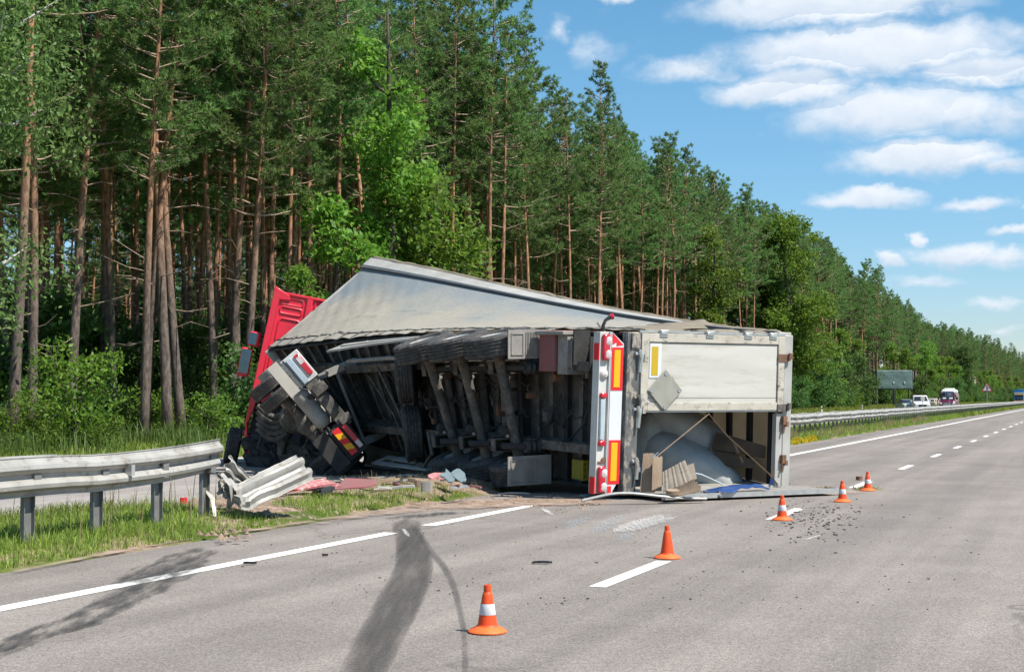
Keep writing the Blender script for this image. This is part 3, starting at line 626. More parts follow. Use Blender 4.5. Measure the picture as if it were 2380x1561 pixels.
put('leafy_tree', 'deep_tall', 2235, 25.5, 'tall dense broadleaf tree behind the maroon minibus', sc=.85, rz=.2)
put('leafy_tree', 'tall_leafy', 2150, 28, 'pale crowned broadleaf tree between billboard and minibus', sc=.62, rz=2.2)
put('leafy_bush', 'deep_bush', 1892, 25.5, 'dark leafy shrub hugging the trailer roof edge', 'bush', sc=1.25, rz=.2)
put('leafy_bush', 'bush', 2066, 29.0, 'bright bushy shrub just behind the billboard post', 'bush', sc=2.2, rz=1.9)
put('leafy_bush', 'deep_bush', 1975, 26.5, 'dark round shrub between the billboard and the trailer', 'bush', sc=1.6, rz=1.1)
# the rest of the wood
cells = {}
def free(x, y, rad):
    i, j = int(x // 4), int(y // 4)
    for a in range(i - 1, i + 2):
        for b in range(j - 1, j + 2):
            for (u, v, q) in cells.get((a, b), ()):
                if (u - x) ** 2 + (v - y) ** 2 < (.5 * (rad + q)) ** 2: return False
    return True
def occupy(x, y, rad): cells.setdefault((int(x // 4), int(y // 4)), []).append((x, y, rad))
for q in taken: occupy(*q)
rnd = random.Random(11); spots = []
def scatter(t0, t1, n0, n1, rad, tries):
    for _ in range(tries):
        t, n = rnd.uniform(t0, t1), rnd.uniform(n0, n1); p = rd(t, n, gz(n)); x = xpix(p)
        if p.y < 8 or x < -420 or x > 2640: continue
        if free(p.x, p.y, rad): occupy(p.x, p.y, rad); spots.append((p.y, p, n, t))
scatter(5, 70, 28.5, 48, 2.5, 3500); scatter(70, 180, 28.5, 50, 2.6, 4200); scatter(5, 200, 46, 85, 3.6, 3500); scatter(180, 420, 28.5, 48, 3.6, 2600); scatter(420, 1000, 28, 46, 5.0, 1800)
scatter(1000, 2200, 27, 45, 9, 700)
SKYL = [(-600, -900), (1090, -200), (1165, 0), (1190, 120), (1215, 175), (1300, 160), (1340, 200), (1372, 240), (1420, 205), (1480, 235), (1560, 315), (1635, 330), (1700, 405), (1790, 460), (1830, 485), (1920, 530), (1975, 545), (2080, 672), (2160, 742), (2290, 768), (2380, 808), (2520, 868), (2700, 900)]
PH = [23.5, 22.2, 24.5, 21.5, 23, 25, 22.8, 20.5, 23.8]
def fit_height(p, key, sc):
    "trees along the road vary in height; the wood is lower towards the horizon"
    x = xpix(p); top = float(np.interp(x, [a for a, b in SKYL], [b for a, b in SKYL])); return max(.5, min(sc, ((924 - top) * p.y / FPX + H_CAM - p.z) / PH[key] * rnd.uniform(.86, 1.0)))
spots.sort(key=lambda q: q[0] + max(0, q[2] - 30) * 1.2)
GP = 'pines of the roadside wood'
for d, p, n, t in spots[:285]:
    x = xpix(p); row = 'front row' if n < 32 else ('second row' if n < 38 else 'inner')
    vk = rnd.choice([0, 1, 2, 3, 4]) if t < 48 else rnd.choice([4, 5, 6, 7, 8, 2]); sz_ = fit_height(p, vk, rnd.uniform(.84, 1.06)); size = 'short' if sz_ < .93 else ('tall' if sz_ > 1.01 else 'middling'); crown = ['low hung crown', 'broad low crown', 'narrow crown', 'low slim crown', 'high tufted crown', 'high broad crown', 'high wide crown', 'high slender crown', 'high ragged crown'][vk]
    tl_ = rnd.gauss(.6, 1.6)
    where = next(w for lim, w in ((150, 'by the picture edge beside the birch'), (330, 'above the big bright leafy bush'), (560, 'behind the torn guardrail end'), (700, 'behind the red cab'), (880, 'behind the raised tarpaulin corner'), (1150, 'behind the bright oak'), (1330, 'above the sloping tarpaulin'), (1500, 'above the light bar'), (1700, 'above the white rear door'), (1860, 'behind the trailer roof edge'), (2040, 'between trailer and billboard'), (2140, 'behind the billboard'), (2260, 'behind the minibus'), (9999, 'far along the road past the minibus')) if x < lim)
    tree('pine_tree', vk, p, row + ' ' + size + (' leaning' if abs(tl_) > 1.6 else ' upright') + ' pine with ' + crown + ' ' + where, 'tree', GP, sc=sz_, rz=rnd.random() * 6.28, tilt=(R(rnd.gauss(0, 1.3)), R(tl_)))
def gn_stuff(name, label, pts, keys, cat):
    "points that carry copies of the trees' meshes: the wood beyond the single trees"
    me = bpy.data.meshes.new(name); me.from_pydata([tuple(p[0]) for p in pts], [], [])
    for nm, typ, data in (('variant', 'INT', [p[1] for p in pts]), ('turn', 'FLOAT', [p[2] for p in pts]), ('size', 'FLOAT', [p[3] for p in pts])):
        a = me.attributes.new(nm, typ, 'POINT'); a.data.foreach_set('value', data)
    o = link(name, me); tag(o, label, cat, kind='stuff')
    ng = bpy.data.node_groups.new(name, 'GeometryNodeTree'); ng.interface.new_socket('Geometry', in_out='INPUT', socket_type='NodeSocketGeometry'); ng.interface.new_socket('Geometry', in_out='OUTPUT', socket_type='NodeSocketGeometry')
    N = ng.nodes.new; L = ng.links.new; gi = N('NodeGroupInput'); go = N('NodeGroupOutput'); J = N('GeometryNodeJoinGeometry'); L(J.outputs[0], go.inputs[0])
    def attr(nm, typ): a = N('GeometryNodeInputNamedAttribute'); a.data_type = typ; a.inputs[0].default_value = nm; return a.outputs[0]
    va, tu, si = attr('variant', 'INT'), attr('turn', 'FLOAT'), attr('size', 'FLOAT'); cz = N('ShaderNodeCombineXYZ'); L(tu, cz.inputs[2])
    for i, k in enumerate(keys):
        cmp = N('FunctionNodeCompare'); cmp.data_type = 'INT'; cmp.operation = 'EQUAL'; L(va, cmp.inputs[2]); cmp.inputs[3].default_value = i
        jj = N('GeometryNodeJoinGeometry')
        for me2 in (TRUNK_ME[k], CROWN_ME[k]):
            src = next(q for q in COL.objects if q.data == me2); oi = N('GeometryNodeObjectInfo'); oi.inputs[0].default_value = src; oi.inputs['As Instance'].default_value = True; L(oi.outputs['Geometry'], jj.inputs[0])
        inst = N('GeometryNodeInstanceOnPoints'); L(gi.outputs[0], inst.inputs['Points']); L(cmp.outputs[0], inst.inputs['Selection'])
        gi2 = N('GeometryNodeGeometryToInstance'); L(jj.outputs[0], gi2.inputs[0]); L(gi2.outputs[0], inst.inputs['Instance']); L(cz.outputs[0], inst.inputs['Rotation']); L(si, inst.inputs['Scale'])
        L(inst.outputs[0], J.inputs[0])
    md = o.modifiers.new('copies', 'NODES'); md.node_group = ng; return o
gn_stuff('deep_woods', 'dense pine wood reaching back behind the first rows of trunks and along the road to the horizon', [(p, q, rnd.random() * 6.28, fit_height(p, q, rnd.uniform(.86, 1.05))) for (d, p, n, t), q in ((z_, rnd.randrange(9)) for z_ in spots[285:])], list(range(9)), 'woods')
# bushes of the wood edge, and undergrowth
bl = []
for _ in range(1500):
    t, n = rnd.uniform(15, 330), rnd.uniform(25.5, 30) if rnd.random() < .8 else rnd.uniform(30, 34); p = rd(t, n, gz(n) - .05); x = xpix(p)
    if -250 < x < 2520 and free(p.x, p.y, 2.2) and len(bl) < 62 and not (x < 345 or (2000 < x < 2135)) and (x > 1820 or rnd.random() < .45): occupy(p.x, p.y, 2.2); bl.append((p, x, t))
for p, x, t in bl:
    near = t < 60; where = 'by the wrecked cab' if x < 640 else ('behind the raised tarpaulin' if x < 1300 else ('above the rear door' if x < 1860 else ('between trailer and billboard' if x < 2010 else 'past the minibus')))
    if x > 1820 or t > 120: k = rnd.choice(['deep_bush', 'deep_bush', 'bush', 'young_oak']); s = rnd.uniform(.7, 1.25)
    else: k = rnd.choice(['low_bush', 'deep_bush', 'low_bush']); s = rnd.uniform(.4, .8)
    tree('leafy_bush', k, p, {'low_bush': 'low rounded', 'bush': 'bright many stemmed', 'deep_bush': 'tall darker', 'young_oak': 'slender upright'}[k] + (' small' if s < .7 else ' grown') + ' shrub on the wood edge ' + where, 'bush', 'shrubs along the wood edge', sc=s)
ug = []
for _ in range(4200):
    t, n = rnd.uniform(0, 420), rnd.uniform(31, 80); p = rd(t, n, gz(n) - .1); x = xpix(p)
    if n < 48 and x < 760 and rnd.random() < .5: continue
    if p.y > 15 and -300 < x < 2520: ug.append((p, rnd.choice([0, 0, 1, 2]), rnd.random() * 6.28, rnd.uniform(.4, 1.0) if n < 36 else rnd.uniform(.6, 1.5)))
for _ in range(420):
    t, n = rnd.uniform(-30, 330), rnd.uniform(82, 120); p = rd(t, n, gz(n) - .2); ug.append((p, 0, rnd.random() * 6.28, rnd.uniform(2.2, 3.6)))
for _ in range(500):
    t, n = rnd.uniform(150, 1500), rnd.uniform(25, 30); p = rd(t, n, gz(n) - .1); 
    if not 1990 < xpix(p) < 2140 or p.y > 215: ug.append((p, rnd.choice([0, 1, 3]), rnd.random() * 6.28, rnd.uniform(.6, 1.4)))
gn_stuff('undergrowth', 'leafy undergrowth filling the shade between the pine trunks', ug, ['deep_bush', 'bush', 'low_bush', 'young_oak'], 'undergrowth')
# ------------------------------------------------------------------ guardrails
WPROF = [(-.158, .012), (-.145, 0), (-.118, .012), (-.092, .075), (-.062, .083), (-.035, .06), (-.018, .012), (.018, .012), (.035, .06), (.062, .083), (.092, .075), (.118, .012), (.145, 0), (.158, .012)]
def wbeam(path, side=1):
    "two-waved steel beam swept along [(point, up, out, height scale)]"
    mb = MB(); v = []; k = len(WPROF)
    for p, up, out, sc in path:
        for a, b in WPROF: v.append(np.array(p) + np.array(up) * a * sc * 1.24 + np.array(out) * b * side * 1.1)
    mb.add(v, [(i * k + j, i * k + k + j, i * k + k + j + 1, i * k + j + 1) for i in range(len(path) - 1) for j in range(k - 1)]); return mb
ROADN = np.array([CT, -ST, 0.0])      # from the barrier towards the road
ROADT = np.array([ST, CT, 0.0]); UPV = np.array([0, 0, 1.0])
NB, ZB = 9.70, .795
def post_mesh():
    mb = MB(); a, b, t = .078, .06, .008
    mb.box((-a, -t, -.5), (a, 0, ZB + .16)); mb.box((-a, -.05, -.5), (-a + t, -t, ZB + .16)); mb.box((a - t, -.05, -.5), (a, -t, ZB + .16))
    mb.box((-.05, -.15, ZB - .12), (.05, -.05, ZB + .12)); return mb
_pm = post_mesh().build('post', M_post, smooth=0); POST = _pm.data; bpy.data.objects.remove(_pm)
def post(parent, t, n, name='post', face=0, tilt=(0, 0)):
    o = link(name, POST, parent); o.location = rd(t, n, 0) - parent.location; o.rotation_euler = (tilt[0], tilt[1], -TH + R(90) + face); return o
def base_path(t0, t1, n, step, jit=0.0, sgn=1):
    out = []; t = t0
    while t <= t1 + 1e-6:
        z = ZB + jit * (.02 * nz3(t * .55, n, 3) + .012 * nz3(t * 1.7, n, 8)); out.append((np.array(rd(t, n + jit * .03 * nz3(t * .4, n, 5), z)), UPV, ROADN * sgn, 1.0)); t += step
    return out
def holes(parent, ts, n, z):
    mb = MB()
    for t in ts:
        for dt in (-.06, .06):
            for dz in (-.03, .03):
                p = np.array(rd(t + dt, n, z + dz)) + ROADN * .016; mb.obox(p, ROADT * .014, ROADN * .004, UPV * .006)
    return mb.build('bolt_slot', M_hole, parent, origin=parent.location, smooth=0)
gl = thing('guardrail', 'weathered steel guardrail ending torn and bent up beside the wrecked tractor', 'guardrail', rd(8, NB, 0))
path = base_path(-14, 12.4, NB, .4, 1)
for i in range(1, 9):
    k = i / 8; t = 12.4 + 2.05 * k
    path.append((np.array(rd(t, NB + .10 * k * k, ZB + .10 * k ** 1.6)), norm(UPV + ROADN * .30 * k - ROADT * .1 * k), norm(ROADN - UPV * .3 * k), 1 + .04 * k))
path.append((np.array(rd(14.62, NB + .30, ZB + .02)), norm(UPV * .6 + ROADN * .6), norm(ROADN * .6 - UPV * .7 + ROADT * .4), .8))
wbeam(path).build('beam', M_rail, gl, origin=gl.location, solid=.005)
for k in range(0, 24): post(gl, 13.25 - 1.05 * k, NB + .10)
post(gl, 14.2, NB + .12, tilt=(R(-5), R(8)))
holes(gl, [13.25 - 2.1 * k for k in range(-0, 8)], NB, ZB)
mb = MB(); 
for t in (12.55, 8.4):
    q = np.array(rd(t, NB, ZB)) + ROADN * .085; mb.obox(q, ROADT * .03, ROADN * .045, UPV * .06)
mb.build('reflector', M_alu, gl, origin=gl.location)
wbeam(base_path(-14, 12.2, NB + .27, .6, 1, -1)).build('rear_beam', M_rail, gl, origin=gl.location, solid=.005)
gf = thing('guardrail', 'long unbroken steel guardrail running to the horizon beyond the trailer', 'guardrail', rd(60, NB, 0))
wbeam(base_path(33, 140, NB, .7, 1.6) + base_path(142, 700, NB, 6, 1)).build('beam', M_rail, gf, origin=gf.location, solid=.005)
for k in range(150): post(gf, 35.2 + 1.05 * k, NB + .10)
mb = MB()
for k in range(150, 560):
    p = np.array(rd(35.2 + 1.05 * k, NB + .12, .45)); mb.obox(p, ROADT * .055, ROADN * .03, UPV * .47)
o = mb.build('post', M_post, gf, origin=gf.location, smooth=0); o['kind'] = 'stuff'
mb = MB()
for k in range(24):
    q = np.array(rd(38 + 4.2 * k, NB, ZB)) + ROADN * .07; mb.obox(q, ROADT * .03, ROADN * .04, UPV * .05)
mb.build('reflector', M_alu, gf, origin=gf.location)
wbeam(base_path(33, 140, NB + .27, 1.4, 1.6, -1) + base_path(142, 700, NB + .27, 12, 1, -1)).build('rear_beam', M_rail, gf, origin=gf.location, solid=.005)
# the torn length of beam
p0, p1, p2, p3, p4 = (np.array(un(*q)) for q in ((534, 1158, 17.0), (552, 1160, 17.0), (575, 1150, 17.1), (625, 1126, 17.3), (708, 1086, 17.75)))
tl = thing('guardrail_fragment', 'torn twisted length of guardrail beam lying open in the dirt by the tractor', 'guardrail piece', tuple(p2 * [1, 1, 0] + [0, 0, .1]))
pts = [np.array(q[:3]) for q in smooth_pts([(*p0,), (*p1,), (*p2,), (*p3,), (*p4,)], 7)]
pa = []
for i, p in enumerate(pts):
    k = i / (len(pts) - 1); t = norm(pts[min(i + 1, len(pts) - 1)] - pts[max(i - 1, 0)])
    up0 = norm(np.array([.15, .75, .75])); up = norm(up0 - t * (up0 @ t)); out = norm(np.cross(up, t)); out = out if out @ np.array([0, -1, .4]) > 0 else -out
    cr = max(0, 1 - abs(k - .12) / .28)
    up = norm(up + out * .5 * math.sin(k * 23) * cr); pa.append((p + up * .03 * nz3(k * 19, 0, 2) * (cr + .3) + np.array([0, 0, .03 * cr * math.sin(k * 40)]), up, out, 1.0 - .35 * cr + .06 * nz3(k * 14, 3, 1)))
wbeam(pa).build('beam', M_rail, tl, origin=tl.location, solid=.006)
mb = MB()
for i, (a, b, c) in enumerate((((516, 1100, 16.9), (540, 1165, 16.9), .05), ((532, 1112, 17.0), (560, 1176, 16.9), .045), ((474, 1130, 17), (500, 1200, 16.7), .03), ((548, 1150, 16.9), (566, 1172, 16.8), .04))):
    a, b = np.array(un(*a)), np.array(un(*b)); m = (a + b) / 2 + np.array([.05, -.03, .03]); mb.tube([a, m, b], [c, c * 1.2, c * .7], 5, flat=.25)
mb.build('bent_bracket', M_rail, tl, origin=tl.location)
# folded skin between the beam's end and the fragment
q4 = [np.array(un(*q)) for q in ((519, 1080, 17.15), (543, 1102, 17.3), (570, 1124, 17.45), (606, 1142, 17.45))]; pq = [np.array(q) for q in smooth_pts([tuple(q) for q in q4], 6)]; pa = []
for i, p in enumerate(pq):
    k = i / (len(pq) - 1); t = norm(pq[min(i + 1, len(pq) - 1)] - pq[max(i - 1, 0)]); up0 = norm(np.array([.3, .2 + .3 * math.sin(k * 9), 1])); up = norm(up0 - t * (up0 @ t)); out = norm(np.cross(up, t)); out = out if out[1] < 0 else -out
    pa.append((p + np.array([0, .02 * math.sin(k * 14), .015 * math.sin(k * 17)]), up, out, (1.0 - .45 * k + .05 * math.sin(k * 22)) * .72))
wbeam(pa).build('folded_end', M_rail, tl, origin=tl.location, solid=.006)
A, B, C_, D = (np.array(un(*q)) for q in ((505, 1100, 17.0), (552, 1122, 17.1), (508, 1150, 16.9), (556, 1168, 17.0)))
def crum(u, v):
    p = A * (1 - u) * (1 - v) + B * u * (1 - v) + C_ * (1 - u) * v + D * u * v; return p + np.array([.05 * nz3(u * 5, v * 5, 0), .09 * nz3(u * 6, v * 5, 4), .045 * nz3(u * 7, v * 4, 8)])
mb = MB(); mb.grid(crum, 14, 10); mb.build('crumpled_plate', M_rail, tl, origin=tl.location, solid=.006, smooth=25)

# ------------------------------------------------------------------ grass
def blades(name, pos, h, w, mat, label, cat='grass', r=None, lean=.8):
    r = r or np.random.default_rng(5); n = len(pos); pos = np.asarray(pos, float); h = np.asarray(h)[:, None]; a = r.random(n) * 6.283
    s = np.stack([np.cos(a), np.sin(a), 0 * a], 1) * (np.asarray(w)[:, None] if hasattr(w, '__len__') else w) * .5; b = r.random(n) * 6.283
    l = np.stack([np.cos(b), np.sin(b), 0 * b], 1) * (r.random((n, 1)) * lean * h); up = np.array([0, 0, 1.0])
    v = np.stack([pos - s, pos + s, pos + s * .7 + l * .35 + up * h * .6, pos - s * .7 + l * .35 + up * h * .6, pos + l + up * h * (1 - .25 * lean * r.random((n, 1)))], 1).reshape(-1, 3)
    i = np.arange(n)[:, None] * 5; me = fast_mesh(name, v, tris=i + np.array([[3, 2, 4]]), quads=i + np.array([[0, 1, 2, 3]]), mat=mat)
    o = link(name, me); return tag(o, label, cat, kind='stuff')
TRK = [(2.9, 10.9)]
def bare(t, n):
    "where the wreck ploughed the median"
    return 0.0
def sow(count, t0, t1, n0, n1, seed, keep=lambda t, n: True):
    r = np.random.default_rng(seed); out = []
    T_ = r.uniform(t0, t1, count); N_ = r.uniform(n0, n1, count)
    for t, n in zip(T_, N_):
        if keep(t, n): out.append((t, n))
    return out
def xy(L, dz=-.01): return np.array([tuple(rd(t, n, gz(n) + dz)) for t, n in L])
ragged = lambda t: 9.16 + .10 * nz3(t * .8, 0, 5) + .05 * nz3(t * 4, 0, 9)
def clumpy(t, n): return nz3(t * .9, n * 1.6, 2) * .6 + nz3(t * 3, n * 4, 6) * .4
def k_near(t, n):
    if n < ragged(t): return False
    c = clumpy(t, n)
    if 14.9 < t < 16.0 and abs(n - 9.5) < 1.0 and c > -.35: return False    # the gouge beside the torn end
    if t > 15.2 and n > 10.05: return c > .42
    if t > 20.6: return c > .36
    return c > -.42
r_ = np.random.default_rng(31)
L = sow(120000, -3, 22.5, 9.0, 11.2, 1, k_near); P = xy(L); hh = np.array([.03 + .055 * abs(r_.normal()) * (.6 if n < 9.45 else 1.2) + .10 * max(0, clumpy(t, n)) for t, n in L]); hh = np.minimum(hh, .26)
blades('verge_grass', P, hh, r_.uniform(.005, .012, len(P)), M_grass, 'short green grass along the shoulder under the torn guardrail')
L = sow(9000, -3, 23, 9.05, 12.2, 2, lambda t, n: n > ragged(t) and not (15.1 < t < 16.2 and n < 10.6) and clumpy(t + 40, n) > .05); P = xy(L)
blades('dry_grass', P, r_.uniform(.05, .24, len(P)), .006, M_dry, 'straw coloured dry grass tufts at the edge of the torn soil')
L = sow(30000, -5, 33, 10.9, 12.4, 3, lambda t, n: clumpy(t, n) > -.2 and not 15.2 < t < 29); P = xy(L)
blades('median_grass', P, r_.uniform(.06, .26, len(P)), .012, M_grass, 'rough grass on the median behind the guardrail')
L = sow(52000, 33, 120, 9.05, 12.3, 4, lambda t, n: n > ragged(t) and clumpy(t * .6, n) > -.5); P = xy(L); sc = np.array([.6 + t / 90 for t, n in L])
blades('verge_grass', P, r_.uniform(.08, .34, len(P)) * (.5 + .6 * np.minimum(1, (np.array([n for t, n in L]) - 9.05) * 1.4)), .014 * sc, M_grass, 'weedy grass verge below the long unbroken guardrail')
L = sow(14000, 33, 95, 9.2, 10.1, 14, lambda t, n: clumpy(t * .6 + 9, n) > .12); P = xy(L)
blades('dry_grass', P, r_.uniform(.2, .55, len(P)), .012, M_dry, 'tall seeding grass stalks leaning on the far guardrail')
L = sow(26000, 120, 420, 9.05, 12.3, 24); P = xy(L); blades('verge_grass', P, r_.uniform(.12, .4, len(P)), .06, M_grass, 'distant strip of verge grass along the road')
L = sow(2600, 47.5, 53, 9.1, 9.45, 6, lambda t, n: nz3(t * 1.1, n * 3, 9) > -.05); P = xy(L)
blades('flowering_weeds', P, r_.uniform(.08, .16, len(P)), .03, M_flower, 'patch of yellow flowering weeds on the verge edge past the trailer', 'flowers')
L = sow(60000, 8, 90, 21.0, 28, 7, lambda t, n: clumpy(t * .5, n * .5) > -.6); P = xy(L)
blades('roadside_grass', P, r_.uniform(.10, .32, len(P)), .022, M_grass, 'long grass on the far side of the opposite carriageway')
L = sow(15000, 10, 60, 22.5, 27.5, 8, lambda t, n: nz3(t * .35, n * .4, 2) > .02 + .1 * (n < 23.5)); P = xy(L)
blades('reeds', P, r_.uniform(.3, .9, len(P)), .035, M_reed, 'tall broad bladed reeds along the foot of the wood', 'reeds', lean=.55)
L = sow(50000, 90, 420, 21.0, 28, 9); P = xy(L)
blades('roadside_grass', P, r_.uniform(.25, .7, len(P)), .08, M_grass, 'distant meadow strip below the wood edge')
L = sow(900, 48, 70, 23, 26, 10, lambda t, n: nz3(t * .3, n * .5, 5) > .25); P = xy(L); P[:, 2] += .5
blades('flowering_weeds', P, r_.uniform(.1, .25, len(P)), .06, M_flower, 'yellow flowering tall weeds by the wood beyond the trailer', 'flowers')
# seeding stalks along the near guardrail
L = sow(130, 2, 15, 9.3, 10.6, 12); P = xy(L); blades('tall_weeds', P, r_.uniform(.35, .75, len(P)), .012, M_dry, 'thin yellowing weed stalks standing beside the guardrail posts', 'weeds', lean=.2)
# ------------------------------------------------------------------ the overturned trailer
SLEN = 12.8; TP0 = np.array([2.024, 22.04, 2.62]); TP1 = np.array([-5.51, 32.28, 2.81])
def T(p):
    "trailer frame: s metres ahead of the rear doors, w across (+ = the side now on top), u height above its own wheels' ground -> world; the body is twisted"
    p = np.asarray(p, float); s, w, u = p[..., 0], p[..., 1], p[..., 2]; t = np.clip(s / SLEN, -.2, 1.2); tt = np.clip(t, 0, None)
    ph = np.radians(40.5 * tt ** 1.6); pl = np.radians(40.5 * tt ** 1.6 - 2.6 * np.clip(1 - t * 2, 0, 1)); ya = .482 - .055 * t; hb = 1 + .06 * t
    U = np.stack([np.cos(ya) * np.cos(ph), np.sin(ya) * np.cos(ph), np.sin(ph)], -1)
    L = np.stack([-np.cos(ya) * np.sin(pl), -np.sin(ya) * np.sin(pl), np.cos(pl)], -1)
    P = TP0 + (TP1 - TP0) * t[..., None]; P[..., 2] += .14 * 4 * t * (1 - t)
    return P + ((u - 1.25) * hb)[..., None] * U - (1.275 - w)[..., None] * L
def T1(s, w, u): return T(np.array([s, w, u]))
tr = thing('semi_trailer', 'overturned curtain sided semi trailer lying on its side across the lane', 'trailer', tuple(T1(4, -1.2, 1.5) * [1, 1, 0]))
def TB(mb, name, mats, parent=None, **k): return mb.build(name, mats, parent or tr, xf=T, origin=tr.location, **k)
# --- side curtain
NU, NV = 260, 60
_cr = random.Random(5)
CREASE = [(12.55 - .42 * k + _cr.uniform(-.15, .15), 3.5 - .12 * k - _cr.uniform(0, .5), .35 + .09 * k, -_cr.uniform(.6, 1.4), _cr.choice((.05, -.04, .055))) for k in range(9)] + [(9.5 - .8 * k, 1.9 + _cr.uniform(-.2, .9), 1.1, -_cr.uniform(.1, .4), .022) for k in range(8)]
def curt(i, j):
    s = .04 + i * (SLEN - .04); u = 1.06 + j * 2.90
    rag = .030 * nz3(s * 1.3, 0, 3) + .012 * nz3(s * 4, 0, 7)
    if j < .12: u += (rag + .05 * (s / SLEN)) * (1 - j / .12)
    wgt = math.sin(math.pi * min(1, max(0, (j - .08) / .92))) if j > .08 else 0
    o = wgt * (.05 * nz3(s * .35, u * .5, 1) + .012 * nz3(s * 1.1, u * .8, 5)) - .05 * wgt
    # folds running from the front upper corner
    f = math.exp(-((s - 12.2) / 2.6) ** 2); q = (s - 12.8) * 1.0 + (4.0 - u) * 1.15; o += f * wgt ** .5 * .005 * math.sin(q * 12 + 2.2 * nz3(s, u, 2)) * (.5 + .5 * nz3(s * .8, u * .8, 4) + .35)
    f2 = math.exp(-((s - 11.6) / 1.8) ** 2) * min(1, max(0, (.55 - j) / .4)); o += f2 * .004 * math.sin((s * .8 + u * 2.6) * 8 + 2 * nz3(s * 1.5, u, 9))
    if j < .13: o += .02 * nz3(s * 3.2, j * 10, 1) + .012 + .008 * math.sin(s * 9 + 3 * nz3(s, 0, 0)) * (.13 - j) / .13
    for cs, cu, ds, du, ca in CREASE:
        L2 = ds * ds + du * du; k2 = ((s - cs) * ds + (u - cu) * du) / L2
        if -.1 < k2 < 1.1: dd = ((s - cs) * du - (u - cu) * ds) / math.sqrt(L2); o += ca * math.sin(math.pi * min(1, max(0, k2))) * math.exp(-(dd / .06) ** 2) * (1 if dd > 0 else .6)
    # slack and bulges near the rear
    if s < 2.2: o += .05 * math.exp(-((s - .9) / .7) ** 2) * math.exp(-((u - 2.2) / .8) ** 2)
    return (s, 1.285 + o, u)
mb = MB(); mb.grid(curt, NU, NV)
cur = TB(mb, 'side_curtain', M_curtain, smooth=60, solid=.004, uv=[(i / NU, j / NV) for i in range(NU + 1) for j in range(NV + 1)])
mb = MB(); mb.tube([np.array(curt(i / 60, .105)) + [0, .012, 0] for i in range(61)], .011, 5); TB(mb, 'seam_shadow_line', M_black, cur)  # black tube stands in for the shadow line along the curtain seam
M_buck = pm('grimy_webbing', (.12, .118, .11), (.07, .07, .065), sc=9, rough=.8)
def seam(i): return np.array(curt(i, .105))
for k in range(22):
    i = .02 + k * .0455; a = np.array(curt(i, .135)) + [0, .03, 0]; c = np.array(curt(i - .004, .0)) + [-.10, .02, -.02]; m = seam(i) + [-.02, .02, -.02]
    mb = MB(); mb.tube([a, m, c], .011, 5, flat=.35); mb.obox(m + [0, .008, 0], [.04, 0, .02], [0, .01, 0], [-.01, 0, .02], 1)
    TB(mb, 'curtain_buckle', [M_buck, M_alu], cur)
# --- roof rail, roof, bows, front wall, the buried side
mb = MB(); mb.box((0, 1.20, 3.99), (SLEN + .05, 1.325, 4.25), 40); TB(mb, 'roof_rail', M_alu_w, bevel=.01)
mb = MB(); mb.box((.0, 1.29, 3.90), (SLEN, 1.345, 3.955), 40); TB(mb, 'rail_strip', pm('dark_strip', (.10, .11, .12), (.07, .08, .085), sc=5, rough=.6))
mb = MB(); mb.grid(lambda i, j: (.3 + i * (SLEN - .3), 1.29 + .05 * j + .035 * abs(nz3(i * 24, 1, 3)) + (.05 * abs(nz3(i * 40, 2, 3)) if i < .25 else 0), 4.20 + .10 * j + .05 * nz3(i * 20, j * 2, 6)), 90, 3); TB(mb, 'roof_edge_flap', M_rooftarp, solid=.004)
mb = MB(); mb.grid(lambda i, j: (.06 + i * (SLEN - .06), -1.25 + j * 2.5, 4.22 + .015 * nz3(i * 20, j * 3, 2)), 40, 4); TB(mb, 'roof_tarp', M_rooftarp, solid=.003)
for k in range(9):
    s = .27 + .53 * k; mb = MB(); mb.box((s, -1.24, 4.12), (s + .09, 1.24, 4.19)); TB(mb, 'roof_bow', M_black)
mb = MB(); mb.box((SLEN - .05, -1.27, 1.0), (SLEN, 1.27, 4.2)); TB(mb, 'front_wall', M_alu_w)
mb = MB(); mb.box((.1, -1.275, 1.2), (SLEN, -1.25, 4.2), 30); TB(mb, 'lower_curtain', M_curtain, uv=[(0, .4)] * 124)
mb = MB(); mb.grid(lambda i, j: (lambda a: a * (1 - j) + np.array([a[0] + .25 * nz3(i * 6, j, 4), a[1] - .15 + .2 * nz3(i * 5, j, 1), .01]) * j)(T1(4.6 + i * 8.1, -1.27, 1.15 + .8 * i)), 40, 8); mb.build('light_block_curtain', M_skirt, tr, origin=tr.location, solid=.004)  # sheet added to stop light passing beneath the lifted trailer front
# flaps torn loose at the rear upper edge
for (s0, s1, u0, u1, h) in ((.2, 1.0, 1.5, 2.3, .10), (1.6, 2.4, 3.2, 4.1, .12), (.1, .7, 3.6, 4.2, .06), (.15, .5, 2.6, 3.3, .05)):
    mb = MB(); mb.grid(lambda i, j: (s0 + i * (s1 - s0), 1.30 + h * math.sin(math.pi * i) * (.4 + j * .6) + .02 * nz3(i * 4, j * 4, s0), u0 + j * (u1 - u0) + .08 * nz3(i * 3, j, s1)), 10, 8); TB(mb, 'loose_flap', M_rooftarp, cur, solid=.003)
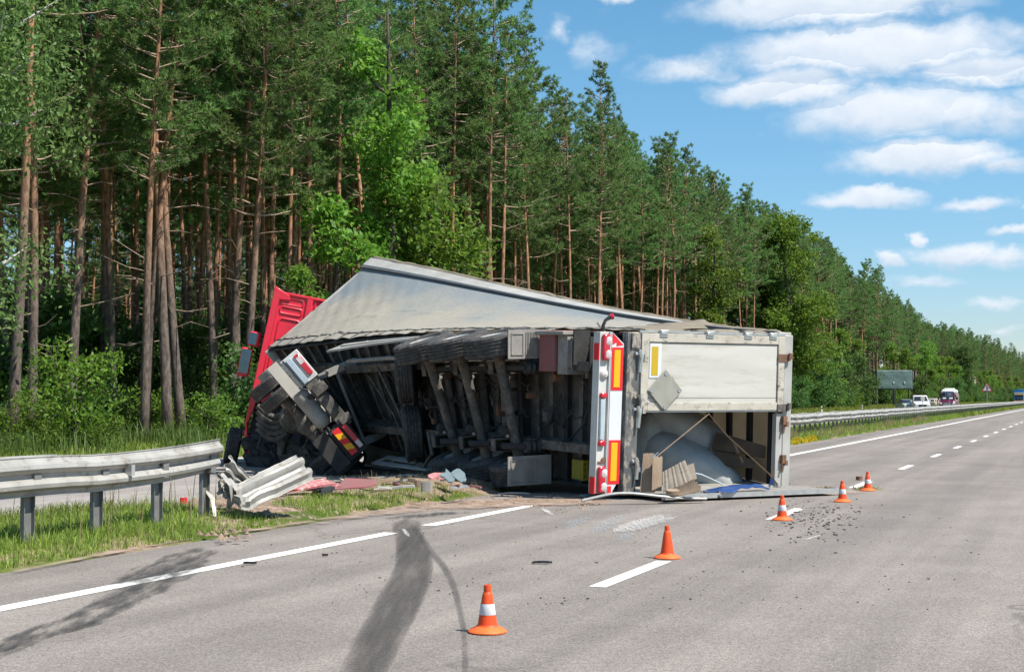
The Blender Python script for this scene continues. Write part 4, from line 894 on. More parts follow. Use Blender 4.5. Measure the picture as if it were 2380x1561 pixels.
# --- floor, cross members, chassis
mb = MB(); mb.box((.06, -1.25, 1.20), (SLEN, 1.25, 1.24), 36); TB(mb, 'floor', M_floorboard)
for k in range(30):
    s = .38 + k * .42; mb = MB(); mb.box((s, -1.23, 1.09), (s + .012, 1.23, 1.196)); mb.box((s - .045, -1.23, 1.075), (s + .055, 1.23, 1.088)); TB(mb, 'cross_member', M_under if k % 3 else M_under2)
for w in (1.21, -1.25): mb = MB(); mb.box((.08, w, 1.06), (SLEN, w + .04, 1.197), 40); TB(mb, 'side_rave', M_under2)
for w in (.70, -.62):
    mb = MB(); mb.box((.12, w - .01, .80), (9.4, w + .01, 1.06), 26); mb.box((.12, w - .075, .785), (9.4, w + .075, .80), 26); mb.box((.12, w - .075, 1.06), (SLEN - .1, w + .075, 1.072), 36); mb.box((9.4, w - .01, .95), (SLEN - .1, w + .01, 1.06), 10); mb.box((9.4, w - .075, .935), (SLEN - .1, w + .075, .95), 10)
    TB(mb, 'chassis_beam', M_under)
    for s in (.20, .32): mb = MB(); mb.obox((s, w + .0, .782), (.022, 0, 0), (0, .03, 0), (0, 0, .004)); TB(mb, 'beam_slot', M_hole)
AX = (2.42, 3.56, 4.66)
def tyre_prof(Rr, W, Ri):
    h = W / 2; p = [(Ri, -h * .82), (Ri + .03, -h * .98), (Ri + .10, -h * 1.0), (Rr - .08, -h * .99), (Rr - .03, -h * .93), (Rr - .004, -h * .82)]
    for x in (-.46, -.16, .16, .46): p += [(Rr, h * (x - .09)), (Rr - .018, h * (x - .06)), (Rr - .018, h * (x + .06)), (Rr, h * (x + .09))]
    return p + [(Rr - .004, h * .82), (Rr - .03, h * .93), (Rr - .08, h * .99), (Ri + .10, h * 1.0), (Ri + .03, h * .98), (Ri, h * .82)]
def wheel(parent, c, ax, e1, Rr, W, xf, origin, outer=1, rimmat=None, Ri=.29):
    "wheel with axis AX (pointing outwards): tyre, rim, nuts"
    we = part_empty('wheel', parent); ax = np.array(ax, float); np_ = tyre_prof(Rr, W, Ri); K = len(np_)
    mb = MB(); mb.lathe(np_, 72, c, ax, e1, mod=lambda i, j: 1 - (.016 if (i // 2) % 2 and j in (4, 5, K - 6, K - 5) else 0), close=False); mb.build('tyre', M_tyre, we, xf=xf, origin=origin)
    h = W / 2; mb = MB()
    mb.lathe([(Ri + .012, h * .80), (Ri - .01, h * .72), (Ri - .035, h * .2), (Ri - .08, h * .02), (.17, h * .10), (.155, h * .30), (.11, h * .34), (.105, h * .75), (.0, h * .80)], 32, c, ax, e1, close=False)
    mb.lathe([(Ri + .012, -h * .80), (Ri - .03, -h * .6), (Ri - .05, h * .1)], 32, c, ax, e1, close=False)
    mb.build('rim', rimmat or M_rim, we, xf=xf, origin=origin)
    mb = MB(); e2 = np.cross(ax, np.array(e1, float))
    for k in range(10):
        a = k * .628; q = np.array(c, float) + (math.cos(a) * np.array(e1, float) + math.sin(a) * e2) * .205 + ax * h * .10; mb.tube([q, q + ax * .06], .022, 6)
    mb.build('wheel_nut', M_nut, we, xf=xf, origin=origin); return we
for s in AX:
    for sg in (1, -1): wheel(tr, (s, sg * 1.07, .50 - .20 * sg * 1.07), norm(np.array((0, sg, -.20 * sg))), (1, 0, 0), .53, .37, T, tr.location)
    mb = MB(); mb.tube([(s, w, .5 - .20 * w) for w in (-.98, -.5, 0, .5, .98)], [.10, .082, .078, .082, .10], 12); TB(mb, 'axle', M_under)
    for sg in (1, -1):
        w = .66 * sg
        mb = MB(); e = s + .36   # hollow tapered hanger bracket
        for dw, ww in ((-.11, -.095), (.095, .11)): mb.prism([(-.26, .80), (.20, .80), (.10, .42), (-.04, .42)], lambda a, b, k, e=e, w=w, d0=dw, d1=ww: (e + a, w + (d1 if k else d0), b))
        mb.box((e - .04, w - .11, .41), (e + .10, w + .11, .425)); mb.prism([(.20, .80), (.10, .42), (.085, .42), (.185, .80)], lambda a, b, k, e=e, w=w: (e + a, w - .11 + .22 * k, b))
        TB(mb, 'hanger_bracket', M_under)
        mb = MB(); mb.tube([(e + .03, w, .58), (s + .05, w, .42), (s - .42, w, .55)], [.05, .06, .05], 8, flat=.7); TB(mb, 'trailing_arm', M_under2)
        mb = MB(); mb.lathe([(.10, 0), (.125, .04), (.10, .08), (.125, .13), (.105, .18), (.125, .24), (.10, .28)], 16, (s - .42, w, .54), (0, 0, 1), (1, 0, 0)); TB(mb, 'air_bellows', M_black)
        mb = MB(); q0, q1 = np.array((e + .0, w + .2 * sg * 0 - .17 * sg, .72)), np.array((s - .02, w - .17 * sg, .45)); mb.tube([q0, q0 * .5 + q1 * .5], .045, 8); mb.tube([q0 * .5 + q1 * .5, q1], .028, 8); TB(mb, 'shock_absorber', M_flap)
        mb = MB(); mb.lathe([(.0, -.12), (.075, -.11), (.085, -.03), (.095, -.02), (.095, .02), (.08, .03), (.06, .12), (0, .13)], 14, (s + .16, sg * .42, .50), norm(np.array((1, .0, .25))), (0, 1, 0)); TB(mb, 'brake_chamber', M_under2)
for w, l in ((.06, .40), (-.36, .40), (.45, .36)):
    mb = MB(); mb.lathe([(0, -l * .5), (.09, -l * .49), (.15, -l * .40), (.15, l * .40), (.09, l * .49), (0, l * .5)], 18, (2.98, w, .86), (0, 1, 0), (1, 0, 0)); TB(mb, 'air_tank', M_under)
# --- mudflaps, boxes, chock
def flap(wc):
    f = MB(); s = AX[0] - .60; f.box((s, wc - .24, .12), (s + .02, wc + .24, .92)); o = TB(f, 'mud_flap', M_flap)
    g = MB()
    for k in range(9): g.box((s - .014, wc - .20, .44 + k * .028), (s - .002, wc + .20, .452 + k * .028))
    for a, b in (((wc - .18, .17), (wc - .165, .40)), ((wc + .165, .17), (wc + .18, .40)), ((wc - .18, .17), (wc + .18, .185)), ((wc - .18, .385), (wc + .18, .40))): g.box((s - .014, a[0], a[1]), (s - .002, b[0], b[1]))
    TB(g, 'flap_rib', M_flap, o)
    g = MB(); g.grid(lambda i, j: (AX[0] + .02 + .64 * math.cos(math.pi * (.5 + i * .5)), wc - .22 + .44 * j, .5 + .64 * math.sin(math.pi * (.5 + i * .5))), 10, 3)
    g = MB(); g.grid(lambda i, j: (AX[0] - .60 * math.sin(i * 1.35) , wc - .23 + .46 * j, .5 + .60 * math.cos(i * 1.35)), 10, 3); TB(g, 'mudguard', M_flap, solid=.02)
flap(1.05); flap(-1.03)
mb = MB(); mb.box((1.30, .60, .62), (1.72, 1.27, 1.04)); TB(mb, 'storage_box', M_redbox, bevel=.012)
mb = MB(); mb.box((1.02, .56, .66), (1.27, 1.22, 1.05)); mb.box((.99, .5, 1.0), (1.02, 1.25, 1.06)); mb.box((.985, .62, .72), (1.018, 1.16, .74)); TB(mb, 'storage_box', M_box, bevel=.012)
mb = MB(); mb.box((1.0, 1.20, .56), (1.75, 1.262, 1.1)); TB(mb, 'box_lid', M_flap, bevel=.01)
for q in ((.66, .70), (.66, 1.0), (1.12, .72), (1.12, 1.0)): mb = MB(); mb.tube([(1.015, q[0], q[1]), (.995, q[0], q[1])], .012, 8); TB(mb, 'bolt', M_nut)
mb = MB()
for k in range(4): mb.box((.86, -1.14 + k * .095, .90), (.90, -1.10 + k * .095, 1.06))
for b in (.90, .975, 1.05): mb.box((.857, -1.14, b - .012), (.903, -.815, b + .014))
mb.box((.92, -1.13, .91), (1.2, -.82, 1.04)); TB(mb, 'wheel_chock', M_yellow)
for s, w, u in ((.9, 1.0, 1.0), (.55, .9, 1.05)): mb = MB(); mb.box((s, w - .28, u - .3), (s + .03, w + .28, u)); TB(mb, 'hanging_plate', M_under2)
# --- spare wheels, landing legs, side guards, pipes
wheel(tr, (6.35, .52, .72), norm(np.array((.50, .12, -.82))), norm(np.array((-.05, .99, .1))), .52, .33, T, tr.location, rimmat=M_under2)
wheel(tr, (6.6, -.62, .72), norm(np.array((.38, .1, -.9))), norm(np.array((-.05, .99, .1))), .55, .36, T, tr.location, rimmat=M_under2)
mb = MB(); mb.grid(lambda i, j: (6.1 - .62 * math.cos(.2 + i * 1.7), .78 + .42 * j, .62 + .45 * math.sin(.2 + i * 1.7)), 12, 4); TB(mb, 'spare_cover', M_flap, solid=.02)
for w in (.78, -.85):
    mb = MB(); mb.box((9.0, w - .07, .42), (9.15, w + .07, 1.1)); mb.box((9.02, w - .055, .22), (9.13, w + .055, .42)); mb.box((8.95, w - .13, .18), (9.2, w + .13, .21)); TB(mb, 'landing_leg', M_flap)
mb = MB(); mb.tube([(9.05, -.8, .62), (9.05, .75, .62)], .035, 8); mb.tube([(8.2, .95, .55), (6.6, .92, .58), (6.3, .9, .6)], .04, 8); TB(mb, 'cross_tube', M_flap)
for ww, s0, s1 in ((1.24, 5.3, 8.6), (-1.22, 5.6, 8.4)):
    mb = MB(); mb.box((s0, ww - .02, .42), (s1, ww + .02, .54), 12); mb.box((s0, ww - .02, .70), (s1, ww + .02, .82), 12); mb.box((s1, ww - .02, .42), (s1 + .08, ww + .02, .82)); mb.box((s0 + .4, ww - .03, .42), (s0 + .46, ww - .02, 1.1)); mb.box((s1 - .5, ww - .03, .42), (s1 - .44, ww - .02, 1.1)); TB(mb, 'side_guard', M_alu_w)
mb = MB(); mb.obox((5.75, .98, .74), (.14, 0, .0), (0, .2, 0), (0, 0, .16)); mb.obox((5.70, 1.1, .62), (.06, 0, .0), (0, .06, 0), (0, 0, .08)); TB(mb, 'valve_block', M_redbox)
for pts, r in (([(7.6, .8, .78), (7.0, -.1, .7), (6.5, -.9, .6)], .022), ([(8.3, .5, .9), (7.6, -.3, .85), (7.2, -1.1, .8)], .02), ([(5.4, -.5, .5), (5.2, -.9, .42), (5.7, -1.15, .45), (6.3, -1.2, .55)], .035), ([(6.3, -1.2, .55), (6.6, -.95, .6), (7.0, -.6, .7)], .035)):
    mb = MB(); mb.tube(pts, r, 6); TB(mb, 'pipe', M_under)
for k in range(24):
    a = np.array((.4 + k * .30, rnd.uniform(-.5, .6), 1.0)); pts = [a]
    for q in range(5): pts.append(pts[-1] + np.array((rnd.uniform(.05, .35), rnd.uniform(-.28, .28), rnd.uniform(-.06, .06))))
    mb = MB(); mb.tube([(p[0], p[1], min(1.05, max(.55, p[2] - .05 * (k % 3) * math.sin(.63 * i_)))) for i_, p in enumerate(pts)], .012 + .005 * (k % 2), 5, cap=False); TB(mb, 'air_hose', M_black)
for k in range(14):
    mb = MB(); c_ = np.array((1.6 + k * .42, rnd.uniform(-.5, .55), rnd.uniform(.82, 1.0))); mb.obox(c_, (rnd.uniform(.03, .09), 0, .01), (0, rnd.uniform(.04, .12), 0), (0, 0, rnd.uniform(.03, .08))); mb.tube([c_, c_ + np.array([.02, .12, -.06]), c_ + np.array([.1, .2, .03])], .014, 5); TB(mb, 'brake_valve', M_under if k % 2 else M_rust)
mb = MB(); mb.obox((.55, .28, 1.0), (.05, 0, .02), (0, .07, .02), (0, 0, .05)); TB(mb, 'junction_box', M_beige)
mb = MB(); mb.obox((5.3, 1.235, 1.15), (.04, 0, 0), (0, .012, 0), (0, 0, .02)); TB(mb, 'side_marker', M_conebase)
# --- rear frame and doors
mb = MB(); mb.box((-.03, -1.275, 1.0), (.10, 1.265, 1.235), 1); TB(mb, 'rear_sill', M_sill, bevel=.01)
mb = MB(); mb.box((-.06, 1.02, 1.06), (-.032, 1.24, 1.22)); TB(mb, 'sill_bracket', M_sill)
mb = MB(); mb.box((-.02, -1.275, 4.10), (.12, 1.28, 4.27)); TB(mb, 'rear_header', M_alu_w, bevel=.012)
mb = MB(); mb.box((-.012, -1.275, 3.97), (.08, -.03, 4.095)); TB(mb, 'header_inner', M_alu_w)
mb = MB(); mb.box((.0, -1.28, 1.24), (.10, -1.20, 4.1)); TB(mb, 'corner_post', M_alu_w)
mb = MB(); mb.box((-.005, 1.265, 1.24), (.10, 1.30, 4.1)); TB(mb, 'corner_post', M_alu)
W0, W1, U0, U1 = .03, 1.255, 1.255, 4.08
mb = MB(); mb.box((-.02, W0 + .13, U0 + .14), (.02, W1 - .14, U1 - .13)); door = TB(mb, 'rear_door', M_door, smooth=0); door['label'] = 'closed upper door with white panel and grimy frame'
for nm, lo, hi in (('stile', (-.045, W0, U0), (.02, W1, U0 + .137)), ('stile', (-.045, W0, U1 - .127), (.02, W1, U1)), ('door_rail', (-.041, W0 + .0, U0 + .139), (.02, W0 + .128, U1 - .129)), ('door_rail', (-.041, W1 - .138, U0 + .139), (.02, W1, U1 - .129))):
    mb = MB(); mb.box(lo, hi); TB(mb, nm, M_doorframe, door, bevel=.006)
mb = MB()
for a, b in (((W0 + .20, U0 + .14), (W0 + .205, U1 - .13)),): mb.box((-.0215, a[0], a[1]), (-.019, b[0], b[1]))
for u in (U0 + .145, U1 - .14): mb.box((-.0225, W0 + .13, u), (-.0195, W1 - .14, u + .006))
mb.box((-.0225, W1 - .148, U0 + .14), (-.0195, W1 - .141, U1 - .13)); TB(mb, 'door_seam', M_hole, door)
mb = MB(); mb.box((-.028, W0 - .022, U0 + .05), (.03, W0 - .002, U1)); TB(mb, 'edge_trim', M_alu, door)
mb = MB(); mb.box((-.03, .55, 1.42), (-.02, 1.095, 1.64)); pl = TB(mb, 'plate', M_board, door); mb = MB(); mb.box((-.034, .59, 1.455), (-.0305, 1.045, 1.575)); TB(mb, 'reflective_strip', M_oliveplate, door)
dc = np.array((-.05, .355, 1.70)); h = .335
mb = MB(); poly = [(0, h), (h * .34, h * .66), (h * .42, h * .70), (h * .55, h * .45), (h, 0), (0, -h), (-h, 0)]
mb.prism(poly, lambda a, b, k: (dc[0] - .02 * k, dc[1] + b, dc[2] + a * .98)); TB(mb, 'placard_plate', M_diamond, door, bevel=.008, smooth=0)
for a, b in ((0, .8), (.8, 0), (0, -.8), (-.8, 0)):
    mb = MB(); c = (dc[0] - .021, dc[1] + b * h, dc[2] + a * h * .98); mb.lathe([(.03, 0), (.03, .008), (.018, .008), (.016, .003), (.0, .003)], 14, c, (-1, 0, 0), (0, 1, 0)); TB(mb, 'plate_screw', M_alu, door)
for u in (1.66, 2.55, 3.32, 3.83):
    mb = MB(); mb.box((-.055, 1.20, u - .075), (.0, 1.30, u + .075)); mb.box((-.065, 1.235, u - .06), (-.055, 1.29, u + .06)); mb.tube([(-.05, 1.30, u - .08), (-.05, 1.30, u + .08)], .016, 8); TB(mb, 'hinge', M_alu, door, bevel=.006)
for w, m in ((.90, M_rust), (.07, M_under)):
    mb = MB(); mb.box((-.06, w - .06, 3.95), (-.046, w + .06, 4.15)); mb.tube([(-.075, w - .05, 4.15), (-.075, w + .06, 4.15)], .025, 8); mb.obox((-.08, w + .03, 4.17), (.02, 0, 0), (0, .05, 0), (0, 0, .03)); TB(mb, 'lock_keeper', m, door)
for w in (-.14, -.78): mb = MB(); mb.obox((-.05, w, 4.10), (.03, 0, 0), (0, .07, 0), (0, 0, .04)); mb.obox((-.06, w - .06, 4.14), (.03, 0, 0), (0, .04, 0), (0, 0, .025)); mb.tube([(-.06, w - .1, 4.09), (-.06, w - .2, 4.07)], .02, 6); TB(mb, 'lock_keeper', M_rust)
for w, l, m in ((.82, .36, M_chrome), (-.05, .36, M_chrome), (.16, .25, M_sill), (-.86, .34, M_chrome)):
    mb = MB(); mb.obox((-.06, w, 1.20), (.02, 0, 0), (0, l * .5, 0), (0, 0, .016)); mb.tube([(-.085, w + l * .45, 1.19), (-.10, w + l * .1, 1.215), (-.09, w - l * .5, 1.205)], [.03, .022, .02], 8); mb.tube([(-.05, w + l * .3, 1.13), (-.05, w + l * .3, 1.25)], .03, 8); TB(mb, 'lock_handle', m)
for w in (.88, .06): mb = MB(); mb.box((-.052, w - .07, 1.25), (-.046, w + .07, 1.36)); mb.tube([(-.06, w - .04, 1.30), (-.06, w + .05, 1.31)], .014, 6); TB(mb, 'cam_lock', M_doorframe)
# --- light bar
B0, B1 = -1.24, 1.26
def shear(p): return p
mb = MB(); mb.box((.02, B0, .52), (.16, B1, .70)); mb.box((-.02, B0, .685), (.16, B1, .705)); mb.box((.0, B0, .515), (.16, B1, .53)); lb = TB(mb, 'light_bar', M_bumper, bevel=.006)
mb = MB(); mb.prism([(B1, .715), (B1 - .18, .935), (B0 + .22, .935), (B0, .80), (B0, .715)], lambda a, b, k: (-.02 + .03 * k, a, b)); bd = TB(mb, 'marker_board', M_board, smooth=0)
for w0, w1, nm in ((.35, 1.02, 0), (-1.10, -.42, 1)):
    mb = MB(); mb.box((-.026, w0, .722), (-.021, w1, .930)); pp = TB(mb, 'reflector_frame', M_redplate, bd); mb = MB(); mb.box((-.032, w0 + .05, .765), (-.0265, w1 - .04, .875)); TB(mb, 'reflector_panel', M_yelplate, bd)
mb = MB(); mb.prism([(1.245, .722), (1.06, .925), (1.04, .80), (1.10, .80), (1.06, .725), (1.12, .725)], lambda a, b, k: (-.021 - .004 * k, a, b)); mb.prism([(-1.13, .722), (-1.13, .79), (-1.235, .79), (-1.235, .722)], lambda a, b, k: (-.021 - .004 * k, a, b)); TB(mb, 'red_chevron', M_redplate, bd, smooth=0)
for wc in (1.02, -1.03):
    mb = MB(); mb.box((-.045, wc - .20, .555), (.018, wc + .20, .678)); rl = TB(mb, 'rear_light', M_lens_red, bevel=.02)
    for dw in (.10, -.11): mb = MB(); mb.lathe([(.0, .012), (.035, .008), (.045, 0)], 16, (-.045, wc + dw, .648), (-1, 0, 0), (0, 1, 0), mod=lambda i, j: 1 + .55 * abs(math.cos(2 * math.pi * i / 16))); TB(mb, 'light_insert', M_lens_clear, rl)
mb = MB(); mb.lathe([(.0, .05), (.05, .04), (.075, .015), (.08, 0)], 24, (.018, .60, .615), (-1, 0, 0), (0, 1, 0)); TB(mb, 'reversing_lamp', M_lens_clear)
mb = MB(); mb.box((-.02, -.42, .56), (.018, .22, .635)); TB(mb, 'number_plate_holder', M_bluegrey, bevel=.01)
for w in (.27, -.47): mb = MB(); mb.box((-.035, w - .04, .55), (.018, w + .04, .66)); TB(mb, 'plate_lamp', M_lens_red, bevel=.015)
mb = MB(); mb.lathe([(.02, 0), (.035, .01), (.03, .02), (.0, .02)], 12, (.015, -.72, .65), (-1, 0, 0), (0, 1, 0)); mb.tube([(.01, -.76, .56), (.0, -.76, .67)], .012, 6); TB(mb, 'rusty_boss', M_rust)
for w in (.95, -1.12): mb = MB(); mb.box((-.001, w - .13, .498), (.12, w + .13, .513)); TB(mb, 'edge_reflector', M_redplate, lb)
mb = MB(); mb.tube([(.06, 1.24, .60), (.05, 1.36, .60), (.04, 1.44, .63), (.02, 1.49, .70)], [.03, .026, .024, .034], 10); mk = TB(mb, 'outline_lamp', M_black); mb = MB(); mb.lathe([(.036, 0), (.042, .02), (.036, .05), (0, .06)], 14, (.02, 1.495, .70), norm(np.array((-.5, .2, .8))), (1, 0, .6)); TB(mb, 'lamp_lens', M_lens_red, mk)
mb = MB(); mb.tube([(.1, 1.26, .66), (.06, 1.38, .52), (.06, 1.40, .50)], .02, 8); TB(mb, 'lamp_bracket', M_alu, mk)
# --- the fallen door and the bent rail under it
def G2(s, a, z): # flat on the ground behind the trailer: s towards camera, a along the opening
    b = T1(0, -1.275, 1.25); Ud = np.array([math.cos(.482), math.sin(.482), 0]); Fd = np.array([math.sin(.482), -math.cos(.482), 0]); return np.array([b[0], b[1], 0]) + Ud * a + Fd * s + np.array([0, 0, z])
mb = MB(); mb.add([G2(s, a, z) for s in (-.15, .82) for a in (.08, 3.35) for z in (.045, .10)], [(0, 1, 3, 2), (4, 6, 7, 5), (0, 4, 5, 1), (2, 3, 7, 6), (0, 2, 6, 4), (1, 5, 7, 3)])
fd = mb.build('rear_door', M_box, tr, origin=tr.location, bevel=.012); fd['label'] = 'fallen open door lying flat on the asphalt under the load'
mb = MB(); mb.add([G2(s, a, z) for s in (.822, .86) for a in (-.05, 3.42) for z in (.04, .118)], [(0, 1, 3, 2), (4, 6, 7, 5), (0, 4, 5, 1), (2, 3, 7, 6), (0, 2, 6, 4), (1, 5, 7, 3)]); mb.build('edge_trim', M_alu, fd, origin=tr.location)
mb = MB()
for a in (.3, .62, .95): mb.obox(G2(.7, a, .125), np.array([.12, .06, 0]), np.array([.01, -.02, 0]), np.array([0, 0, .018])); mb.tube([G2(.8, a, .10), G2(.9, a + .05, .05)], .02, 6)
mb.build('door_latch', M_sill, fd, origin=tr.location)
rl0 = [un(1352, 1163, 20.6), un(1385, 1155, 20.65), un(1425, 1147, 20.7), un(1470, 1146, 20.75), un(1530, 1152, 20.85), un(1580, 1157, 20.95), un(1640, 1158, 21.1)]
rl0 = [np.array(p) for p in rl0]
br = thing('bent_rail', 'bent aluminium rail lying on the asphalt under the light bar', 'rail', tuple(rl0[3] * [1, 1, 0]))
mb = MB(); mb.tube([np.array(q) for q in smooth_pts([tuple(p) for p in rl0], 4)], .05, 6, flat=.45); mb.build('rail_profile', M_alu, br, origin=br.location)

# ------------------------------------------------------------------ the spilled load
def blob(c, a, b, d, ax, bx, sag=0, n1=40, n2=26, pw=.72, seed=0):
    c, ax, bx = np.array(c, float), norm(np.array(ax, float)), np.array(bx, float); bx = norm(bx - ax * (ax @ bx)); cx = np.cross(ax, bx)
    def f(i, j):
        th, ph = i * 2 * math.pi, (j - .5) * math.pi; cp = math.copysign(abs(math.cos(ph)) ** pw, math.cos(ph)); x = math.copysign(abs(math.sin(ph)) ** .9, math.sin(ph))
        y, z = cp * math.copysign(abs(math.cos(th)) ** pw, math.cos(th)), cp * math.copysign(abs(math.sin(th)) ** pw, math.sin(th)); k = 1 + .05 * nz3(x * 1.6 + seed, y * 2, z * 2) + .02 * nz3(x * 6, y * 6 + seed, z * 6) + .012 * math.sin(x * 30 + seed) * abs(x) ** 4
        p = c + (ax * x * a + bx * y * b + cx * z * d) * k; p[2] = max(p[2], .09); return p
    mb = MB(); mb.grid(f, n1, n2); return mb
def bagthing(label, c, *a, **k):
    o = thing('bulk_bag', label, 'bag', (c[0], c[1], 0)); blob(c, *a, **k).build('sack', M_bag, o, origin=o.location, smooth=70); return o
GB = 'bulk bags spilling from the open doorway'
pu = lambda x, y, d: np.array(un(x, y, d))
bagthing('upper bulging pale woven bulk bag sagging below the white door', pu(1588, 1006, 24.3), .98, .52, .42, pu(1695, 1062, 24.1) - pu(1500, 955, 23.8), (0, 1, .3), seed=1)
bagthing('lower pale woven bulk bag resting on the fallen door', pu(1592, 1078, 23.95), 1.0, .62, .44, pu(1705, 1130, 23.6) - pu(1500, 1030, 23.6), (0, 1, .3), seed=4)
bagthing('shadowed bulk bag deep inside beside the load floor', pu(1500, 1050, 24.0), .75, .5, .36, (0, 0, 1), (.3, 1, 0), seed=9)
mb = MB(); mb.tube([T1(.28, -.95, 2.25), T1(.18, -1.02, 2.65), T1(.12, -1.15, 2.95), T1(.1, -1.2, 3.05)], .012, 6); o = thing('loose_rope', 'pale blue cord trailing across the lower bag', 'cord', tuple(T1(.2, -1.1, 2.6) * [1, 1, 0])); mb.build('cord', M_bluegrey, o, origin=o.location)
def slab(name, label, cat, corners, th, mat, parts='board', rag=0, seg=10, group=None, wave=0):
    a, b, c, d = (np.array(q, float) for q in corners); nrm = norm(np.cross(b - a, d - a)); o = thing(name, label, cat, tuple(((a + c) / 2) * [1, 1, 0]), group)
    mb = MB()
    def f(k):
        def g(i, j):
            e = rag * nz3(j * 9, i * 2, a[0] * 7) * (i if i > .5 else 0); q = a + (b - a) * (i + e) + (d - a) * j + (c - b - d + a) * i * j; return q + nrm * (th * k + wave * math.sin(j * 40))
        return g
    n0 = 4; v = [f(k)(i / seg, j / seg) for k in (0, 1) for i in range(seg + 1) for j in range(seg + 1)]; w = seg + 1; m = w * w; F = []
    for i in range(seg):
        for j in range(seg): q = i * w + j; F += [(q, q + 1, q + w + 1, q + w), (m + q, m + q + w, m + q + w + 1, m + q + 1)]
    for i in range(seg): F += [(i * w, (i + 1) * w, m + (i + 1) * w, m + i * w), (i * w + seg, m + i * w + seg, m + (i + 1) * w + seg, (i + 1) * w + seg), (i, m + i, m + i + 1, i + 1), (seg * w + i, seg * w + i + 1, m + seg * w + i + 1, m + seg * w + i)]
    mb.add(v, F); mb.build(parts, mat, o, origin=o.location, smooth=25); return o
GPL = 'loose sheets in the doorway'
slab('board', 'upright brown board standing at the doorway corner beside the sill', 'board', [un(1487, 1143, 21.75), un(1495, 1053, 21.9), un(1520, 1052, 21.9), un(1522, 1143, 21.7)], .03, M_wood, rag=.03)
slab('board', 'brown notched board standing just behind the ratchet strap', 'board', [un(1515, 1140, 21.6), un(1517, 1062, 21.75), un(1540, 1060, 21.8), un(1538, 1140, 21.6)], .03, M_wood, rag=.08)
slab('plywood_sheet', 'grey weathered ribbed sheet propped against the lower bag', 'sheet', [un(1540, 1142, 21.3), un(1540, 1096, 21.5), un(1592, 1068, 21.55), un(1612, 1118, 21.25)], .02, M_ply, rag=.02, seg=16, wave=.006)
slab('plywood_sheet', 'small dark sheet leaning behind the grey ribbed one', 'sheet', [un(1590, 1120, 21.6), un(1588, 1085, 21.75), un(1612, 1075, 21.8), un(1620, 1112, 21.6)], .02, M_ply, rag=.03)
for k, (dy, lab) in enumerate(((0, 'topmost pale plywood sheet fanned out over the fallen door'), (5, 'middle plywood sheet of the fan lying on the fallen door'), (9, 'lowest plywood sheet of the fan, its brown edge on the fallen door'))):
    slab('plywood_sheet', lab, 'sheet', [un(1548, 1146 + dy * .5, 21.1 - .05 * k), un(1612, 1112 + dy, 21.0 - .04 * k), un(1630, 1131 + dy * .9, 20.95 - .04 * k), un(1575, 1149 + dy * .3, 21.0 - .04 * k)], .018, M_wood, rag=.05, seg=12)
slab('board', 'long dark shape lying across the roof hoops inside the trailer', 'board', [T1(.95, -.42, 3.55), T1(.35, -.60, 4.08), T1(.35, -.80, 4.08), T1(.95, -.70, 3.45)], .04, M_darkslab)  # dark slabs laid where a dark plank shape crosses the roof hoops
slab('board', 'shorter dark shape below the long one inside the trailer', 'board', [T1(.9, -.74, 3.5), T1(.45, -.84, 3.95), T1(.45, -.98, 3.93), T1(.9, -.95, 3.4)], .04, M_darkslab)
def strapthing(label, pts, extra):
    o = thing('ratchet_strap', label, 'strap', tuple(np.array(pts[-1]) * [1, 1, 0])); mb = MB(); mb.tube([np.array(p, float) for p in pts], .02, 6, flat=.16); mb.build('webbing', M_strap, o, origin=o.location); extra(o); return o
sa, sb = T1(.0, -.02, 2.62), T1(-.03, -.92, 1.27)
def ratchet(o):
    p = sb * .62 + sa * .38 - np.array([.0, .03, 0]) ; p = sb * .80 + sa * .20 + np.array([0, -.03, 0]); d = norm(sa - sb); q = norm(np.cross(d, [0, 1, 0])); mb = MB()
    for s in (-1, 1): mb.obox(p + q * .04 * s, d * .16, q * .006, np.array([0, .035, 0]))
    mb.tube([p - q * .05 + d * .05, p + q * .05 + d * .05], .03, 10); mb.tube([p - q * .05 - d * .13, p + q * .05 - d * .13], .018, 8); mb.obox(p - d * .2 + np.array([0, -.03, 0]), d * .11, q * .04, np.array([0, .008, 0])); mb.build('ratchet', M_chrome, o, origin=o.location)
strapthing('tan lashing strap with a steel ratchet stretched down to the sill', [sa, sb], ratchet)
pa_, pb_, pc_, pd_ = T1(.02, -.0, 2.6), T1(.12, -.40, 3.1), T1(-.02, -1.02, 3.85), T1(-.03, -1.2, 4.02)
def hook(o):
    mb = MB(); d = norm(pd_ - pc_); mb.tube([pd_, pd_ + d * .06 + np.array([.03, 0, 0]), pd_ + d * .14, pd_ + d * .12 - np.array([.03, 0, 0])], .012, 6); mb.build('hook', M_alu, o, origin=o.location); mb = MB(); q = pc_ * .55 + pd_ * .45; mb.obox(q + np.array([-.03, -.02, -.05]), np.array([.03, 0, 0]), np.array([0, .003, 0]), np.array([.01, 0, .055])); mb.build('strap_tag', M_bluetarp, o, origin=o.location)
strapthing('lashing strap with a blue tag running slantwise to the far bottom corner', [pa_, pb_, pc_, pd_], hook)
mb = MB(); mb.lathe([(.06, -.03), (.10, -.032), (.10, .032), (.06, .03)], 24, un(1563, 1143, 20.95), norm(np.array((.25, -.15, 1))), (1, 0, 0)); c = un(1563, 1143, 20.95); o = thing('webbing_roll', 'coil of brown webbing lying at the foot of the boards', 'roll', (c.x, c.y, 0)); mb.build('coil', M_strap, o, origin=o.location)
mb = MB(); q = [np.array(un(*a)) for a in ((1622, 1147, 21.6), (1715, 1136, 22.0), (1770, 1131, 22.5), (1790, 1141, 22.4), (1700, 1148, 21.6))]
